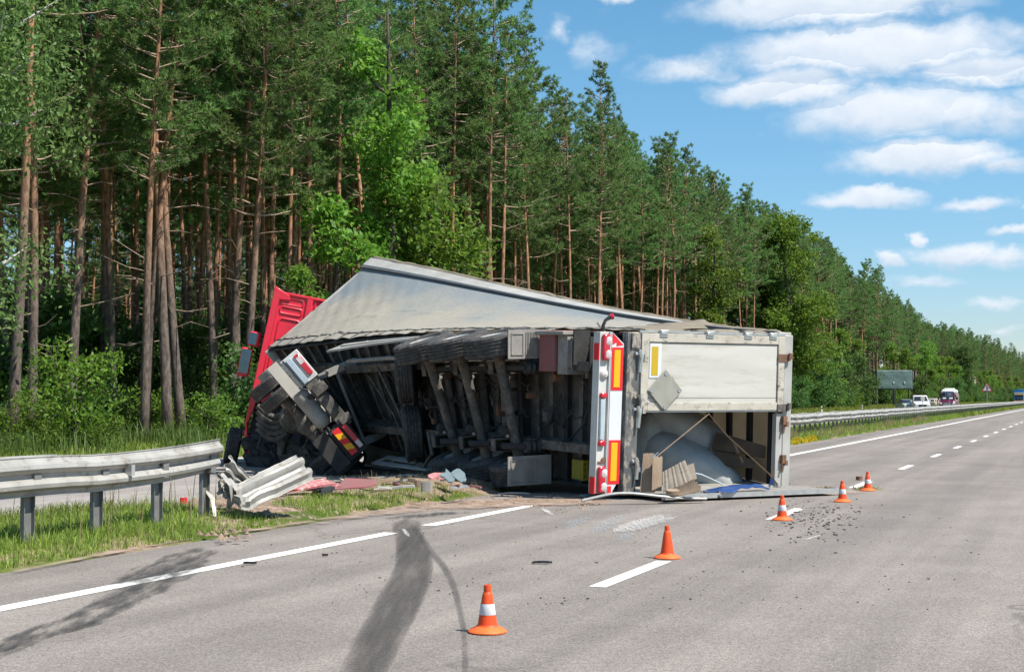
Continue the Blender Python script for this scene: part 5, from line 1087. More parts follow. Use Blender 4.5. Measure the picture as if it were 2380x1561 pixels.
mb.grid(lambda i, j: (q[0] * (1 - i) + q[2] * i) * (1 - j) + (q[4] * (1 - i) + q[3] * i) * j + np.array([0, 0, .03 + .03 * nz3(i * 6, j * 4, 1) + .05 * math.sin(i * 3.1)]), 20, 8); o = thing('blue_tarp', 'crumpled blue tarpaulin on the floor of the doorway', 'tarp', tuple(q[0] * [1, 1, 0])); mb.build('cloth', M_bluetarp, o, origin=o.location, solid=.004)
# ------------------------------------------------------------------ the wrecked tractor
AXM = np.array(un(713, 986, 29.0)); YT = math.atan2(-.147, 1)
def TR(p, phi=50.0, tw=0.0):
    "tractor rear frame: s ahead of the tail, w to its left, u up; rolled"
    p = np.asarray(p, float); s, w, u = p[..., 0] - .9, p[..., 1], p[..., 2] - .5; ph = R(phi)
    Hx = np.array([math.cos(-YT) , math.sin(-YT) * 1.0, 0]); F = np.array([math.sin(YT), math.cos(YT), 0]); X = np.array([math.cos(YT), -math.sin(YT), 0])
    U = X * math.cos(ph) + np.array([0, 0, math.sin(ph)]) if False else X * math.sin(ph) + np.array([0, 0, math.cos(ph)]); Lv = -X * math.cos(ph) + np.array([0, 0, math.sin(ph)])
    return AXM + s[..., None] * F + w[..., None] * Lv + u[..., None] * U
tc_ = thing('semi_tractor', 'wrecked red semi tractor jackknifed and tipped under the trailer front', 'truck', tuple(AXM * [1, 1, 0]))
def RB(mb, name, mats, parent=None, **k): return mb.build(name, mats, parent or tc_, xf=TR, origin=tc_.location, **k)
for w in (.40, -.40): mb = MB(); mb.box((-.05, w - .04, .86), (4.6, w + .04, 1.12)); RB(mb, 'chassis_rail', M_under2)
mb = MB(); mb.box((-.10, -.52, .98), (-.04, .62, 1.24)); mb.box((-.16, -.2, 1.0), (-.10, .25, 1.2)); mb.box((-.2, .3, 1.02), (-.1, .5, 1.32)); mb.box((-.18, -.46, 1.05), (-.1, -.3, 1.3)); RB(mb, 'tail_crossmember', M_under, bevel=.01)
mb = MB()
for w, u in ((-.4, 1.1), (-.1, 1.05), (.2, 1.16), (.5, 1.1), (.0, 1.17), (.35, 1.03)): mb.tube([(-.112, w, u), (-.10, w, u)], .025, 8)
RB(mb, 'bolt_hole', M_hole)
for sg in (1, -1):
    for w in (.80, 1.12): wheel(tc_, (.9, sg * w, .5), (0, sg, 0), (1, 0, 0), .51, .28, TR, tc_.location)
mb = MB(); mb.tube([(.9, -1.0, .5), (.9, -.25, .5), (.9, 0, .5), (.9, .25, .5), (.9, 1.0, .5)], [.10, .12, .25, .12, .10], 14); RB(mb, 'rear_axle', M_under)
mb = MB(); mb.lathe([(0, -.45), (.12, -.44), (.18, -.36), (.185, -.2), (.18, -.19), (.18, .19), (.185, .2), (.18, .36), (.12, .44), (0, .45)], 20, (.15, .18, .80), (0, 1, 0), (1, 0, 0)); RB(mb, 'air_tank', M_flap)
for w in (.35, -.45): mb = MB(); mb.lathe([(.12, 0), (.16, .05), (.13, .1), (.16, .16), (.12, .22)], 16, (.45, w, .62), (0, 0, 1), (1, 0, 0)); RB(mb, 'air_bellows', M_black)
for w0, w1, sg, du in ((.64, 1.31, 1, -.20), (-1.12, -.38, -1, -.36)):
    TRu = lambda p, du=du: TR(np.asarray(p, float) + np.array([0, 0, du]))
    def RB(mb, name, mats, parent=None, **k): return mb.build(name, mats, parent or tc_, xf=TRu, origin=tc_.location, **k)
    mb = MB(); mb.box((-.12, w0, 1.08), (-.02, w1, 1.52)); RB(mb, 'tail_bracket', M_bumper if sg > 0 else M_under2, bevel=.015)
    mb = MB(); mb.box((-.16, w0 + .1, 1.37), (-.122, w1 - .08, 1.48)); tl_ = RB(mb, 'tail_light', M_lens_red, bevel=.01); mb = MB(); mb.box((-.166, w1 - .30 if sg > 0 else w0 + .1, 1.38), (-.161, w1 - .14 if sg > 0 else w0 + .26, 1.47)); RB(mb, 'light_insert', M_lens_clear, tl_)
    if sg > 0: mb = MB(); mb.box((-.15, w0 + .02, 1.19), (-.122, w1 - .06, 1.31)); RB(mb, 'number_plate_holder', M_bluegrey, bevel=.008); mb = MB(); mb.box((-.17, w0 + .0, 1.14), (-.12, w1 - .02, 1.165)); RB(mb, 'trim_bar', M_black)
    mb = MB(); mb.box((-.20, w0 - .02, .82) if sg > 0 else (-.16, w0 - .02, .72), (-.17, w1 + .06, 1.05) if sg > 0 else (-.13, w1 + .06, 1.06)); RB(mb, 'mud_flap', M_beige if sg > 0 else M_under2)
    mb = MB(); mb.grid(lambda i, j: (.9 + .62 * math.cos(2.4 - i * 1.7), w0 - .05 + (w1 - w0 + .15) * j, .5 + .62 * math.sin(2.4 - i * 1.7)), 12, 3); RB(mb, 'mudguard', M_under2, solid=.02)
mb = MB(); mb.box((-.185, -1.04, 1.16), (-.165, -.42, 1.31)); wb = RB(mb, 'warning_board', M_redplate)
for k in range(2):
    a = -.50 - .26 * k; mb = MB(); mb.prism([(a, 1.16), (a - .13, 1.16), (a - .20, 1.31), (a - .07, 1.31)], lambda p, q, j: (-.190 + .004 * j, p, q)); RB(mb, 'yellow_stripe', M_yelplate, wb, smooth=0)
def RB(mb, name, mats, parent=None, **k): return mb.build(name, mats, parent or tc_, xf=TR, origin=tc_.location, **k)
for s, w, u, r, l in ((2.2, .85, .62, .30, 1.2), (2.0, -.85, .6, .3, 1.0)):
    mb = MB(); pr = [(0, -l / 2), (r * .9, -l / 2)]
    for k in range(6): z = -l / 2 + l * k / 6; pr += [(r, z + .02), (r, z + l / 6 - .03), (r * .94, z + l / 6 - .01)]
    mb.lathe(pr + [(0, l / 2)], 20, (s, w, u), (0, 1, 0) if w > 0 else (1, 0, 0), (0, 0, 1)); RB(mb, 'fuel_tank', M_flap)
mb = MB(); mb.box((1.6, -.5, .4), (3.4, .5, 1.0)); mb.lathe([(0, -.4), (.3, -.38), (.36, -.1), (.3, .3), (.1, .5)], 16, (2.4, .25, .4), (1, 0, 0), (0, 0, 1)); mb.lathe([(0, -.3), (.2, -.28), (.22, .28), (0, .3)], 14, (1.5, -.25, .55), (0, 1, 0), (0, 0, 1)); RB(mb, 'gearbox', M_under)
for a, b in (((.2, .45, .55), (1.6, .42, .45)), ((.2, -.45, .55), (1.6, -.42, .45)), ((.0, .1, .75), (.7, -.5, .6))): mb = MB(); mb.tube([a, b], .035, 8); RB(mb, 'torque_rod', M_under)
mb = MB(); mb.tube([(.9, 0, .5), (2.3, .05, .62)], .065, 10); RB(mb, 'drive_shaft', M_under)
mb = MB(); mb.box((.6, -.45, 1.13), (1.5, .45, 1.22)); RB(mb, 'coupling_plate', M_under2)
for k in range(5): mb = MB(); mb.tube([(.1, -.3 + .15 * k, 1.0), (.5, -.2 + .1 * k, .8 - .05 * k), (1.0, -.35 + .17 * k, .75), (1.6, .3 - .1 * k, .8)], .016, 5); RB(mb, 'air_hose', M_black)
# cab: nearly upright, seen from behind
CT0 = np.array(un(640, 664, 33.0)); ROLL = R(10.5); CY = R(-8)
CX_ = np.array([math.cos(CY) * math.cos(ROLL), -math.sin(CY) * math.cos(ROLL) * -1 * -1, -math.sin(ROLL)]); CX_ = norm(np.array([math.cos(ROLL) * math.cos(CY), -math.cos(ROLL) * math.sin(CY), -math.sin(ROLL)]))
CFw = norm(np.array([math.sin(CY), math.cos(CY), 0])); CU = norm(np.cross(CX_, CFw))
def CB(p): # x right from the left edge, y ahead of the rear wall, z down from the roof = negative
    p = np.asarray(p, float); return CT0 + p[..., 0:1] * CX_ + p[..., 1:2] * CFw + p[..., 2:3] * CU
def BB(mb, name, mats, parent=None, **k): return mb.build(name, mats, parent or tc_, xf=CB, origin=tc_.location, **k)
mb = MB(); mb.box((.07, .02, -2.75), (2.44, 2.1, -.10)); mb.box((.12, 2.1, -2.7), (2.38, 2.25, -.75)); cab = BB(mb, 'cab', M_red, bevel=.05)
def emboss(x0, x1, z0, z1, rad=.09, d=.028):
    mb = MB(); pts = []
    for cx, cz, a0 in ((x1 - rad, z1 - rad, 0), (x0 + rad, z1 - rad, 90), (x0 + rad, z0 + rad, 180), (x1 - rad, z0 + rad, 270)):
        for k in range(4): a = R(a0 + 30 * k); pts.append((cx + rad * math.cos(a), cz + rad * math.sin(a)))
    pts.append(pts[0]); pts.append(pts[1]); mb.tube([(x, .02, z) for x, z in pts], d, 6); return BB(mb, 'panel_bead', M_red, cab)
emboss(.24, .74, -1.30, -.72); emboss(.22, .72, -.60, -.44, .05); emboss(.22, .72, -.38, -.22, .05); emboss(1.0, 1.7, -.60, -.44, .05); emboss(1.0, 1.7, -.38, -.2, .05); emboss(.98, 1.8, -1.3, -.72); emboss(.20, .66, -1.95, -1.5, .06); emboss(.2, .6, -2.5, -2.1, .06); emboss(1.0, 1.8, -2.0, -1.5, .06)
mb = MB(); mb.box((.80, -.03, -2.7), (.93, .02, -.12)); mb.box((.1, -.02, -1.42), (2.4, .02, -1.37)); mb.box((.1, -.03, -.165), (2.42, .05, -.10)); BB(mb, 'rear_rib', M_red, cab, bevel=.015)
mb = MB(); mb.prism([(.0, 0), (.11, -.05), (.36, -.16), (.42, -.28), (.16, -.30), (.07, -2.9), (-.02, -3.3), (-.08, -3.3)], lambda a, b, k: (a + .0, -.04 + .22 * k, b)); BB(mb, 'side_fairing', M_red, cab, bevel=.015)
mb = MB(); mb.tube([(-.03 - .0, .1, -2.9), (-.05, .05, -3.2), (.02, .1, -3.6), (-.04, .0, -3.85)], [.07, .08, .07, .05], 6, flat=.5); BB(mb, 'step_trim', M_red, cab)
mb = MB(); mb.tube([(.05, 1.6, -1.15), (-.3, 1.45, -1.2), (-.36, 1.4, -1.7)], .025, 6); mm = BB(mb, 'mirror_arm', M_black)
mb = MB(); mb.box((-.56, 1.25, -2.22), (-.28, 1.42, -1.52)); mir = BB(mb, 'mirror', M_red, bevel=.04); mb = MB(); mb.box((-.54, 1.235, -2.14), (-.31, 1.249, -1.56)); BB(mb, 'mirror_glass', M_mirror, mir)
mb = MB(); mb.box((-.45, 1.27, -1.46), (-.16, 1.42, -1.1)); mir2 = BB(mb, 'mirror', M_red, bevel=.05); mb = MB(); mb.box((-.44, 1.255, -1.42), (-.25, 1.269, -1.13)); BB(mb, 'mirror_glass', M_mirror, mir2)
mb = MB(); mb.box((.05, .25, -3.5), (2.35, 2.2, -2.76)); BB(mb, 'cab_base', M_under2)
wheel(tc_, (-.30, 1.1, -3.92), (-1, 0, 0), (0, 1, 0), .46, .32, CB, tc_.location)
wheel(tc_, (2.2, 1.2, -3.3), (1, 0, 0), (0, 1, 0), .50, .32, CB, tc_.location)

def crush(lab, A, B, C_, D, seed, mat, amp=.16, n=22):
    A, B, C_, D = (np.array(un(*q)) for q in (A, B, C_, D))
    def f(u, v):
        p = A * (1 - u) * (1 - v) + B * u * (1 - v) + C_ * (1 - u) * v + D * u * v; e = 1 - .4 * v
        return p + amp * np.array([nz3(u * 4, v * 4, seed) * 1.2 + .5 * nz3(u * 11, v * 9, seed), 1.5 * nz3(u * 5, v * 5, seed + 4) + .7 * nz3(u * 13, v * 13, seed), (nz3(u * 6, v * 4, seed + 8) + .5 * nz3(u * 14, v * 3, seed)) * e])
    mb = MB(); mb.grid(f, n, n - 6); return mb.build(lab, mat, tc_, origin=tc_.location, solid=.01, smooth=22)
crush('wreck_shade_fill', (580, 985, 33.2), (800, 1010, 32.0), (578, 1082, 32.4), (870, 1118, 30.6), 3, M_under2)  # dark crumpled mass added to fill the black shade under the cab
crush('wreck_shade_fill', (560, 1010, 32.6), (640, 1040, 32.2), (575, 1090, 32.0), (690, 1112, 31.0), 8, M_under2, .12)
crush('crumpled_floor_pan', (640, 1010, 31.5), (770, 1060, 30.8), (650, 1075, 31.4), (800, 1105, 30.4), 14, M_under, .10, 16)
for k in range(7):
    a = np.array(un(600 + 40 * k, 985 + 8 * k, 31.5 - .2 * k)); b = a + np.array([.25 * math.sin(k * 2.1), .1, -.5]); mb = MB(); mb.tube([a, (a + b) / 2 + np.array([.1 * math.cos(k), -.1, 0]), b], .03 + .012 * (k % 3), 7); mb.build('broken_pipe', M_under if k % 2 else M_black, tc_, origin=tc_.location)
mb = MB(); mb.tube([un(572, 1000, 33), un(575, 1030, 32.6), un(583, 1062, 32.2)], .05, 6); mb.build('fender_edge', M_red, tc_, origin=tc_.location)
mb = MB()
for k in range(5):
    pts = [np.array(un(598 + 14 * i, 942 + 13 * k + 26 * math.sin(i * .55), 30.8)) for i in range(6)]; mb.tube(pts, .062, 8)
mb.build('ribbed_hose', M_under, tc_, origin=tc_.location)
# ------------------------------------------------------------------ cones
def cone(label, px, py, striped=True, rz=0.0):
    g = gp(px, py - 2); o = thing('traffic_cone', label, 'traffic cone', (g.x, g.y, .004), 'cones closing the lane', rz)
    mb = MB(); mb.lathe([(.130, 0), (.132, .008), (.120, .020), (.085, .036), (.076, .042), (.0, .043)], 40); mb.build('base', M_conebase, o)
    mb = MB(); mb.lathe([(.076, .042), (.066, .052), (.036, .245), (.031, .262), (.026, .268), (.026, .300), (.024, .315), (.017, .318), (.015, .30), (.012, .25)], 36, close=False); mb.build('body', M_cone, o)
    if striped: mb = MB(); mb.lathe([(.0572, .118), (.0575, .119), (.0465, .190), (.046, .191)], 36, close=False); mb.build('sleeve', M_sleeve, o)
cone('orange cone with one white sleeve, the nearest to the camera on bare asphalt', 1133, 1471)
cone('plain orange cone without a white sleeve, at the end of a lane dash', 1551, 1299, False)
cone('white sleeved cone standing just before the fallen trailer door', 1818, 1210)
cone('white sleeved cone past the tip of the fallen door', 1958, 1168)
cone('white sleeved cone farthest up the road, standing on a lane dash', 2017, 1142)

# ------------------------------------------------------------------ wreckage on the ground
def chunk(name, label, cat, px, py, dims, mat, z=0.0, rz=0.0, tilt=(0, 0), seed=0, rag=.38, part='piece', group=None):
    "irregular broken plate: an uneven outline with thickness"
    g = gp(px, py, z); t_, n_ = tn(g)
    if n_ > 9.25: z = gz(n_) + (.085 if 15.3 < t_ < 24.4 and n_ < 11.6 else .02); g = gp(px, py, z)
    r = random.Random(seed + int(px)); n = 11; o = thing(name, label, cat, (g.x, g.y, z), group, rz); mb = MB(); poly = []
    for k in range(n): a = 2 * math.pi * k / n; q = 1 + r.uniform(-rag, rag); poly.append((math.copysign(abs(math.cos(a)) ** .6, math.cos(a)) * q * dims[0] / 2, math.copysign(abs(math.sin(a)) ** .6, math.sin(a)) * q * dims[1] / 2))
    ph = r.random() * 6
    def f(a, b, k): zz = dims[2] * k + a * math.sin(tilt[0]) + b * math.sin(tilt[1]) + .15 * dims[0] * abs(math.sin(a / dims[0] * 3 + ph)) * .3; return (a, b, max(zz + .5 * dims[0] * abs(math.sin(tilt[0])) + .5 * dims[1] * abs(math.sin(tilt[1])), .0) + .004)
    mb.prism(poly, f); mb.build(part, mat, o, smooth=0); return o
M_shard = pm('cloudy_glass', (.22, .28, .29), (.17, .22, .23), rough=.2)
M_pinkplate = pm('scraped_red_panel', (.55, .10, .11), (.42, .20, .19), sc=9, rough=.5, c3=(.60, .52, .47), thr=(.52, .62))
M_blueplate = pm('scraped_blue_plate', (.12, .22, .28), (.09, .16, .2), sc=6, rough=.5)
chunk('body_panel_piece', 'scraped red body panel piece lying in the dirt below the torn beam', 'wreckage', 716, 1146, (.75, .32, .03), M_pinkplate, .1, .2, (.1, .25), 1)
chunk('body_panel_piece', 'small bright red plastic splinter under the torn beam', 'wreckage', 672, 1150, (.30, .07, .02), M_red, .1, -.6, (.2, 0), 2)
chunk('body_panel_piece', 'red and white broken trim piece beside the scraped red panel', 'wreckage', 765, 1142, (.34, .16, .05), M_pinkplate, .1, .1, (.05, .2), 3)
chunk('body_panel_piece', 'purplish sheet metal plate lying tilted in the weeds', 'wreckage', 822, 1141, (.62, .30, .02), M_redbox, .08, .1, (0, .45), 4)
chunk('wood_splinter', 'short pale wooden block among the weeds', 'wreckage', 868, 1135, (.22, .10, .16), M_wood, .03, .2, (0, 0), 5, .08)
chunk('sheet_scrap', 'thin grey metal scrap under the tractor tail', 'wreckage', 900, 1116, (.9, .14, .02), M_alu, .04, -.1, (.05, .1), 6)
chunk('sheet_scrap', 'white torn scrap on the soil under the torn beam', 'wreckage', 750, 1131, (.42, .12, .02), M_alu_w, .08, .1, (.05, .2), 7)
chunk('sheet_scrap', 'pale strip of metal beside the wooden blocks', 'wreckage', 918, 1140, (.5, .10, .03), M_alu_w, .02, -.15, (.05, .1), 8)
chunk('wood_splinter', 'pale block lying between the blue frame pieces', 'wreckage', 985, 1132, (.30, .12, .10), M_wood, .02, .15, (0, 0), 9, .06)
chunk('wood_splinter', 'grey block standing below the pale one', 'wreckage', 992, 1143, (.16, .10, .14), M_flap, .01, .1, (0, 0), 10, .06)
chunk('body_panel_piece', 'dusty red panel scrap before the lower wheels', 'wreckage', 1018, 1117, (.26, .16, .04), M_pinkplate, .02, .2, (.1, .4), 11)
chunk('sheet_scrap', 'blue grey broken frame piece by the lower wheels', 'wreckage', 1042, 1122, (.14, .28, .02), M_shard, .02, .9, (.9, .3), 12)
chunk('sheet_scrap', 'clear glass shard leaning by the lower wheels', 'wreckage', 1072, 1128, (.12, .34, .015), M_shard, .02, .6, (.7, .5), 13)
chunk('body_panel_piece', 'blue and pink scrap tucked under the trailer belly', 'wreckage', 948, 1106, (.5, .12, .05), M_pinkplate, .02, 0, (.03, .1), 14)
chunk('body_panel_piece', 'blue scrap tucked under the trailer belly', 'wreckage', 895, 1108, (.5, .12, .05), M_blueplate, .02, .05, (.03, .1), 15)
chunk('sheet_scrap', 'light scrap plate on the soil before the lower tyres', 'wreckage', 1195, 1150, (.5, .08, .015), M_alu_w, .025, -.12, (.03, 0), 16)
chunk('dust_cap', 'small red cap in the grass beside the guardrail posts', 'wreckage', 427, 1170, (.10, .08, .07), M_red, .12, .3, (0, 0), 17, .1)
chunk('tyre_strip', 'black rubber strip lying on the lane between the tyre marks and the dash', 'rubber strip', 1258, 1310, (.19, .04, .02), M_black, .004, .05, (0, 0), 18)
chunk('tyre_strip', 'short black rubber strip inside the edge line', 'rubber strip', 583, 1311, (.12, .035, .02), M_black, .004, .05, (0, 0), 19)
chunk('tyre_strip', 'tiny black rubber crumb beyond the short strip', 'rubber strip', 755, 1292, (.06, .03, .02), M_black, .004, .05, (0, 0), 20)
chunk('stone', 'brown stone lying near the farthest cone', 'stone', 1997, 1116, (.12, .09, .07), M_rust, .004, .3, (0, 0), 21, .12)
rs_ = random.Random(3); kinds = [('faded red scrap', M_redbox, (.14, .06, .02)), ('pale wood splinter', M_wood, (.26, .05, .04)), ('grey metal scrap', M_alu, (.22, .10, .02)), ('dark plastic scrap', M_black, (.16, .09, .03)), ('dusty plate scrap', M_beige, (.2, .13, .02))]
for k in range(22):
    lab, m, dm = kinds[k % 5]; px_, py_ = rs_.uniform(600, 1120), 0; py_ = 1152 - (px_ - 600) * .012 - rs_.uniform(0, 26)
    chunk('crash_scrap', 'small ' + lab + ' in the dirt ' + ('below the torn beam' if px_ < 780 else ('under the tractor tail' if px_ < 930 else 'before the lower trailer wheels')), 'wreckage', px_, py_, tuple(q * rs_.uniform(.9, 1.6) for q in dm), m, .07 if px_ < 950 else .02, rs_.uniform(-1, 1), (rs_.uniform(-.3, .3), rs_.uniform(-.4, .4)), 40 + k, group='small scraps strewn under the wreck')
for x, y, s in ((1868, 1140, .35), (1915, 1138, .4), (2010, 1137, .32), (1880, 1146, .25)):
    g = gp(x, y); r = np.random.default_rng(int(x)); P = np.array([(g.x + r.normal(0, s * .4), g.y + r.normal(0, s * .25), .0) for _ in range(160)])
    o = blades('torn_turf', P, r.uniform(.02, .09, 160), .02, M_dry, 'clump of torn dry turf on the asphalt by the trailer corner', 'turf', lean=1.4); o['group'] = 'torn turf clumps'
M_grit = pm('grit', (.09, .085, .08), (.05, .05, .05), rough=.9)
r = np.random.default_rng(77); mb = MB()
def crumb(p, s): mb.obox(p, np.array([s, s * .3, 0]) * r.uniform(.6, 1.3), np.array([-s * .3, s, 0]) * r.uniform(.5, 1), np.array([0, 0, s * .5]))
for _ in range(400):
    g = gp(r.normal(1895, 65), r.normal(1205, 26)); crumb((g.x, g.y, .008), abs(r.normal(.003, .005)) + .002)
for _ in range(330):
    g = gp(r.uniform(560, 2300), r.uniform(1170, 1420)); crumb((g.x, g.y, .006), abs(r.normal(.001, .003)) + .002)
o = mb.build('road_grit', M_grit, smooth=0); tag(o, 'dark grit and rubber crumbs scattered over the asphalt', 'grit', kind='stuff')
# loose soil: clods over the ploughed median and on the shoulder
mb = MB()
def clod(p, s):
    n = 6; v = [np.array(p) + s * np.array([math.cos(k * 6.28 / n) * r.uniform(.7, 1.2), math.sin(k * 6.28 / n) * r.uniform(.7, 1.2), -.2]) for k in range(n)] + [np.array(p) + s * np.array([r.normal(0, .2), r.normal(0, .2), r.uniform(.4, .9)])]
    mb.add(v, [(k, (k + 1) % n, n) for k in range(n)])
for _ in range(2600):
    t, n = r.uniform(14.8, 27), r.uniform(9.2, 12.4)
    if nz3(t * .8, n, 3) > -.25: clod(tuple(rd(t, n, gz(n) + .0)), min(.09, abs(r.normal(.016, .02)) + .008))
for _ in range(1100):
    g = gp(r.uniform(880, 1400), r.normal(1166, 9)); clod((g.x, g.y, .0), min(.06, abs(r.normal(.01, .014)) + .006))
for _ in range(260):
    g = gp(r.normal(520, 30), r.normal(1215, 22)); clod((g.x, g.y, .06), abs(r.normal(.015, .018)) + .008)
o = mb.build('loose_soil', M_soil, smooth=0); tag(o, 'crumbled brown soil thrown up by the crash along the shoulder', 'soil', kind='stuff')
def mound(name, label, a, b, wdt, h, seed):
    "low uneven heap of soil along a line"
    mb = MB(); a, b = np.array(a), np.array(b); d = norm(b - a); q = np.array([-d[1], d[0], 0])
    def f(i, j):
        e = math.sin(math.pi * i) ** .6 * math.sin(math.pi * j) ** .8; p = a + (b - a) * i + q * wdt * (j - .5) * (1 + .35 * nz3(i * 7, j, seed)); t_, n_ = tn(p); p[2] = max(gz(n_), 0 if n_ < 9.07 else -1); return p + np.array([0, 0, e * h * (1 + .6 * nz3(i * 12, j * 5, seed)) - (.04 if e < .02 else .012)])
    mb.grid(f, 60, 16); o = mb.build(name, M_soil, smooth=80); tag(o, label, 'soil', kind='structure')
mound('soil_bank', 'bare soil bank ploughed up along the broken median', rd(15.2, 10.6, .12), rd(24.5, 10.3, .08), 2.4, .09, 2)
mound('soil_bank', 'spill of soil over the shoulder below the trailer belly', (*gp(850, 1180)[:2], .0), (*gp(1420, 1160)[:2], 0), 1.4, .045, 5)
mound('soil_bank', 'small gouge of pale soil by the bent guardrail end', (*gp(500, 1240)[:2], .02), (*gp(545, 1180)[:2], .12), .8, .08, 8)
# ------------------------------------------------------------------ far things
def far_point(px, n, z=0.0): k = (px - 1190) / FPX; d = n / (ST - CT * k); return Vector((k * d, d, z))
FACE = math.pi - TH      # facing the camera along the road
M_signpole = pm('zinc_pole', (.42, .43, .43), rough=.5, metal=.4); M_signwhite = pm('sign_white', (.80, .80, .80), rough=.4); M_signred = pm('sign_red', (.55, .03, .05), rough=.4); M_signblue = pm('sign_blue', (.012, .05, .20), rough=.4)
M_bill = pm('billboard_sheet', (.12, .185, .17), (.09, .145, .135), sc=1.2, rough=.55, bump=.5, bsc=2.5); M_van = pm('maroon_paint', (.11, .012, .04), (.09, .01, .03), rough=.3, coat=.6); M_vanw = pm('white_van_paint', (.78, .78, .78), rough=.35, coat=.4)
M_carglass = pm('car_glass', (.02, .025, .03), rough=.08, spec=.8); M_bluepaint = pm('blue_truck_paint', (.03, .20, .45), rough=.35, coat=.3); M_sand = pm('sand_panel', (.72, .50, .26), rough=.5); M_headlamp = pm('headlamp', (.75, .77, .78), rough=.1, coat=.6); M_orange = pm('orange_paint', (.65, .22, .03), rough=.45)
p = far_point(2078, 24.5, 0); bb = thing('billboard', 'blank grey green billboard of creased sheeting on one dark post', 'billboard', (p.x, p.y, gz(24.5)))
bz = (p.y * (924 - 882) / FPX) + H_CAM - gz(24.5); hw, hh = 41.5 * p.y / FPX, 21.6 * p.y / FPX
mb = MB(); mb.box((-.16, -.16, -.4), (.16, .16, bz - hh)); mb.build('post', M_black, bb, bevel=.02)
mb = MB(); mb.grid(lambda i, j: (-hw + 2 * hw * i, -.12 - .05 * nz3(i * 5, j * 3, 2) - .03 * abs(nz3(i * 9, j * 7, 5)), bz - hh + 2 * hh * j), 40, 20); mb.build('sheet', M_bill, bb, smooth=30, solid=.02)
mb = MB(); mb.box((-hw - .05, -.07, bz - hh - .05), (hw + .05, .18, bz + hh + .05)); mb.build('frame', M_under2, bb)
for k in (-.12, .22): mb = MB(); mb.obox((hw * 2 * k * .9 + .4, -.19, bz - hh * .30), (.10, 0, 0), (0, .02, 0), (0, 0, .16)); mb.build('torn_patch', M_bluegrey, bb)
def vehicle_wheels(o, xs, ys, rad, wd):
    for y in ys:
        for sg in (-1, 1):
            e = part_empty('wheel', o); mb = MB(); mb.lathe([(rad * .6, -wd / 2), (rad * .95, -wd / 2), (rad, -wd * .35), (rad, wd * .35), (rad * .95, wd / 2), (rad * .6, wd / 2)], 18, (sg * xs, y, rad), (sg, 0, 0), (0, 1, 0)); mb.build('tyre', M_black, e); mb = MB(); mb.lathe([(rad * .62, wd * .42), (rad * .4, wd * .2), (0, wd * .3)], 14, (sg * xs, y, rad), (sg, 0, 0), (0, 1, 0)); mb.build('rim', M_alu, e)
def hull(mb, secs, mi=0):
    "body from cross sections [(y, half width bottom, half width top, z bottom, z top)]"
    v = []
    for y, wb, wt, z0, z1 in secs:
        zb = z0 + (z1 - z0) * .45; v += [(-wb * .94, y, z0), (-wb, y, zb), (-wt, y, z1 - .04), (-wt * .9, y, z1), (wt * .9, y, z1), (wt, y, z1 - .04), (wb, y, zb), (wb * .94, y, z0)]
    n = 8; f = [(i * n + k, i * n + (k + 1) % n, (i + 1) * n + (k + 1) % n, (i + 1) * n + k) for i in range(len(secs) - 1) for k in range(n)]; f += [tuple(range(n - 1, -1, -1)), tuple((len(secs) - 1) * n + k for k in range(n))]; mb.add(v, f, mi); return mb
# maroon minibus (front = +y, turned to face us)
p = far_point(2205, 16.3); van = thing('minibus', 'maroon minibus with a white raised roof coming along the opposite carriageway', 'van', (p.x, p.y, 0), rz=FACE)
hull(MB(), [(-3.2, .96, .90, .35, 2.15), (-3.0, 1.0, .92, .32, 2.25), (1.3, 1.0, .92, .32, 2.25), (1.75, 1.0, .88, .32, 1.85), (2.15, 1.0, .90, .32, 1.35), (2.75, .97, .84, .34, 1.12), (2.85, .88, .74, .40, 1.0)]).build('body', M_van, van, smooth=40)
hull(MB(), [(-3.0, .90, .78, 2.2, 2.62), (1.0, .90, .76, 2.2, 2.68), (1.45, .84, .66, 2.2, 2.45)]).build('raised_roof', M_vanw, van, smooth=40)
mb = MB(); mb.box((-.6, -2.2, 2.62), (.6, .2, 2.82)); mb.build('roof_unit', M_vanw, van, bevel=.08)
mb = MB(); mb.add([(-.80, 1.80, 1.92), (.80, 1.80, 1.92), (.88, 2.20, 1.38), (-.88, 2.20, 1.38), (-.80, 1.77, 1.90), (.80, 1.77, 1.90), (.88, 2.15, 1.36), (-.88, 2.15, 1.36)], [(0, 1, 2, 3), (4, 7, 6, 5), (0, 4, 5, 1), (3, 2, 6, 7), (0, 3, 7, 4), (1, 5, 6, 2)]); mb.build('windscreen', M_carglass, van, smooth=0)
mb = MB(); mb.obox((0, 1.66, 2.08), (.72, 0, 0), (0, .10, -.10), (0, .06, .14)); mb.build('destination_panel', M_carglass, van)
for x in (-.42, .40): mb = MB(); mb.obox((x, 2.12, 1.53), (.2, 0, 0), (0, .01, -.006), (0, -.03, .07)); mb.build('windscreen_card', M_signwhite, van)
for sg in (-1, 1):
    mb = MB(); mb.obox((sg * .76, 2.80, .88), (.15, 0, 0), (0, .06, 0), (0, -.02, .13)); mb.build('headlight', M_headlamp, van, bevel=.03)
    mb = MB(); mb.obox((sg * 1.14, 1.95, 1.5), (.10, 0, 0), (0, .07, 0), (0, 0, .17)); mb.build('mirror', M_black, van, bevel=.03)
    for k in range(4): mb = MB(); mb.obox((sg * 1.0, -2.3 + k * 1.05, 1.72), (.012, 0, 0), (0, .46, 0), (0, 0, .28)); mb.build('side_window', M_carglass, van)
for k in range(3): mb = MB(); mb.obox((0, 2.87, .66 + k * .13), (.50, 0, 0), (0, .02, 0), (0, 0, .035)); mb.build('grille_bar', M_chrome, van)
mb = MB(); mb.box((-.95, 2.72, .32), (.95, 2.95, .58)); mb.build('bumper', M_van, van, bevel=.05)
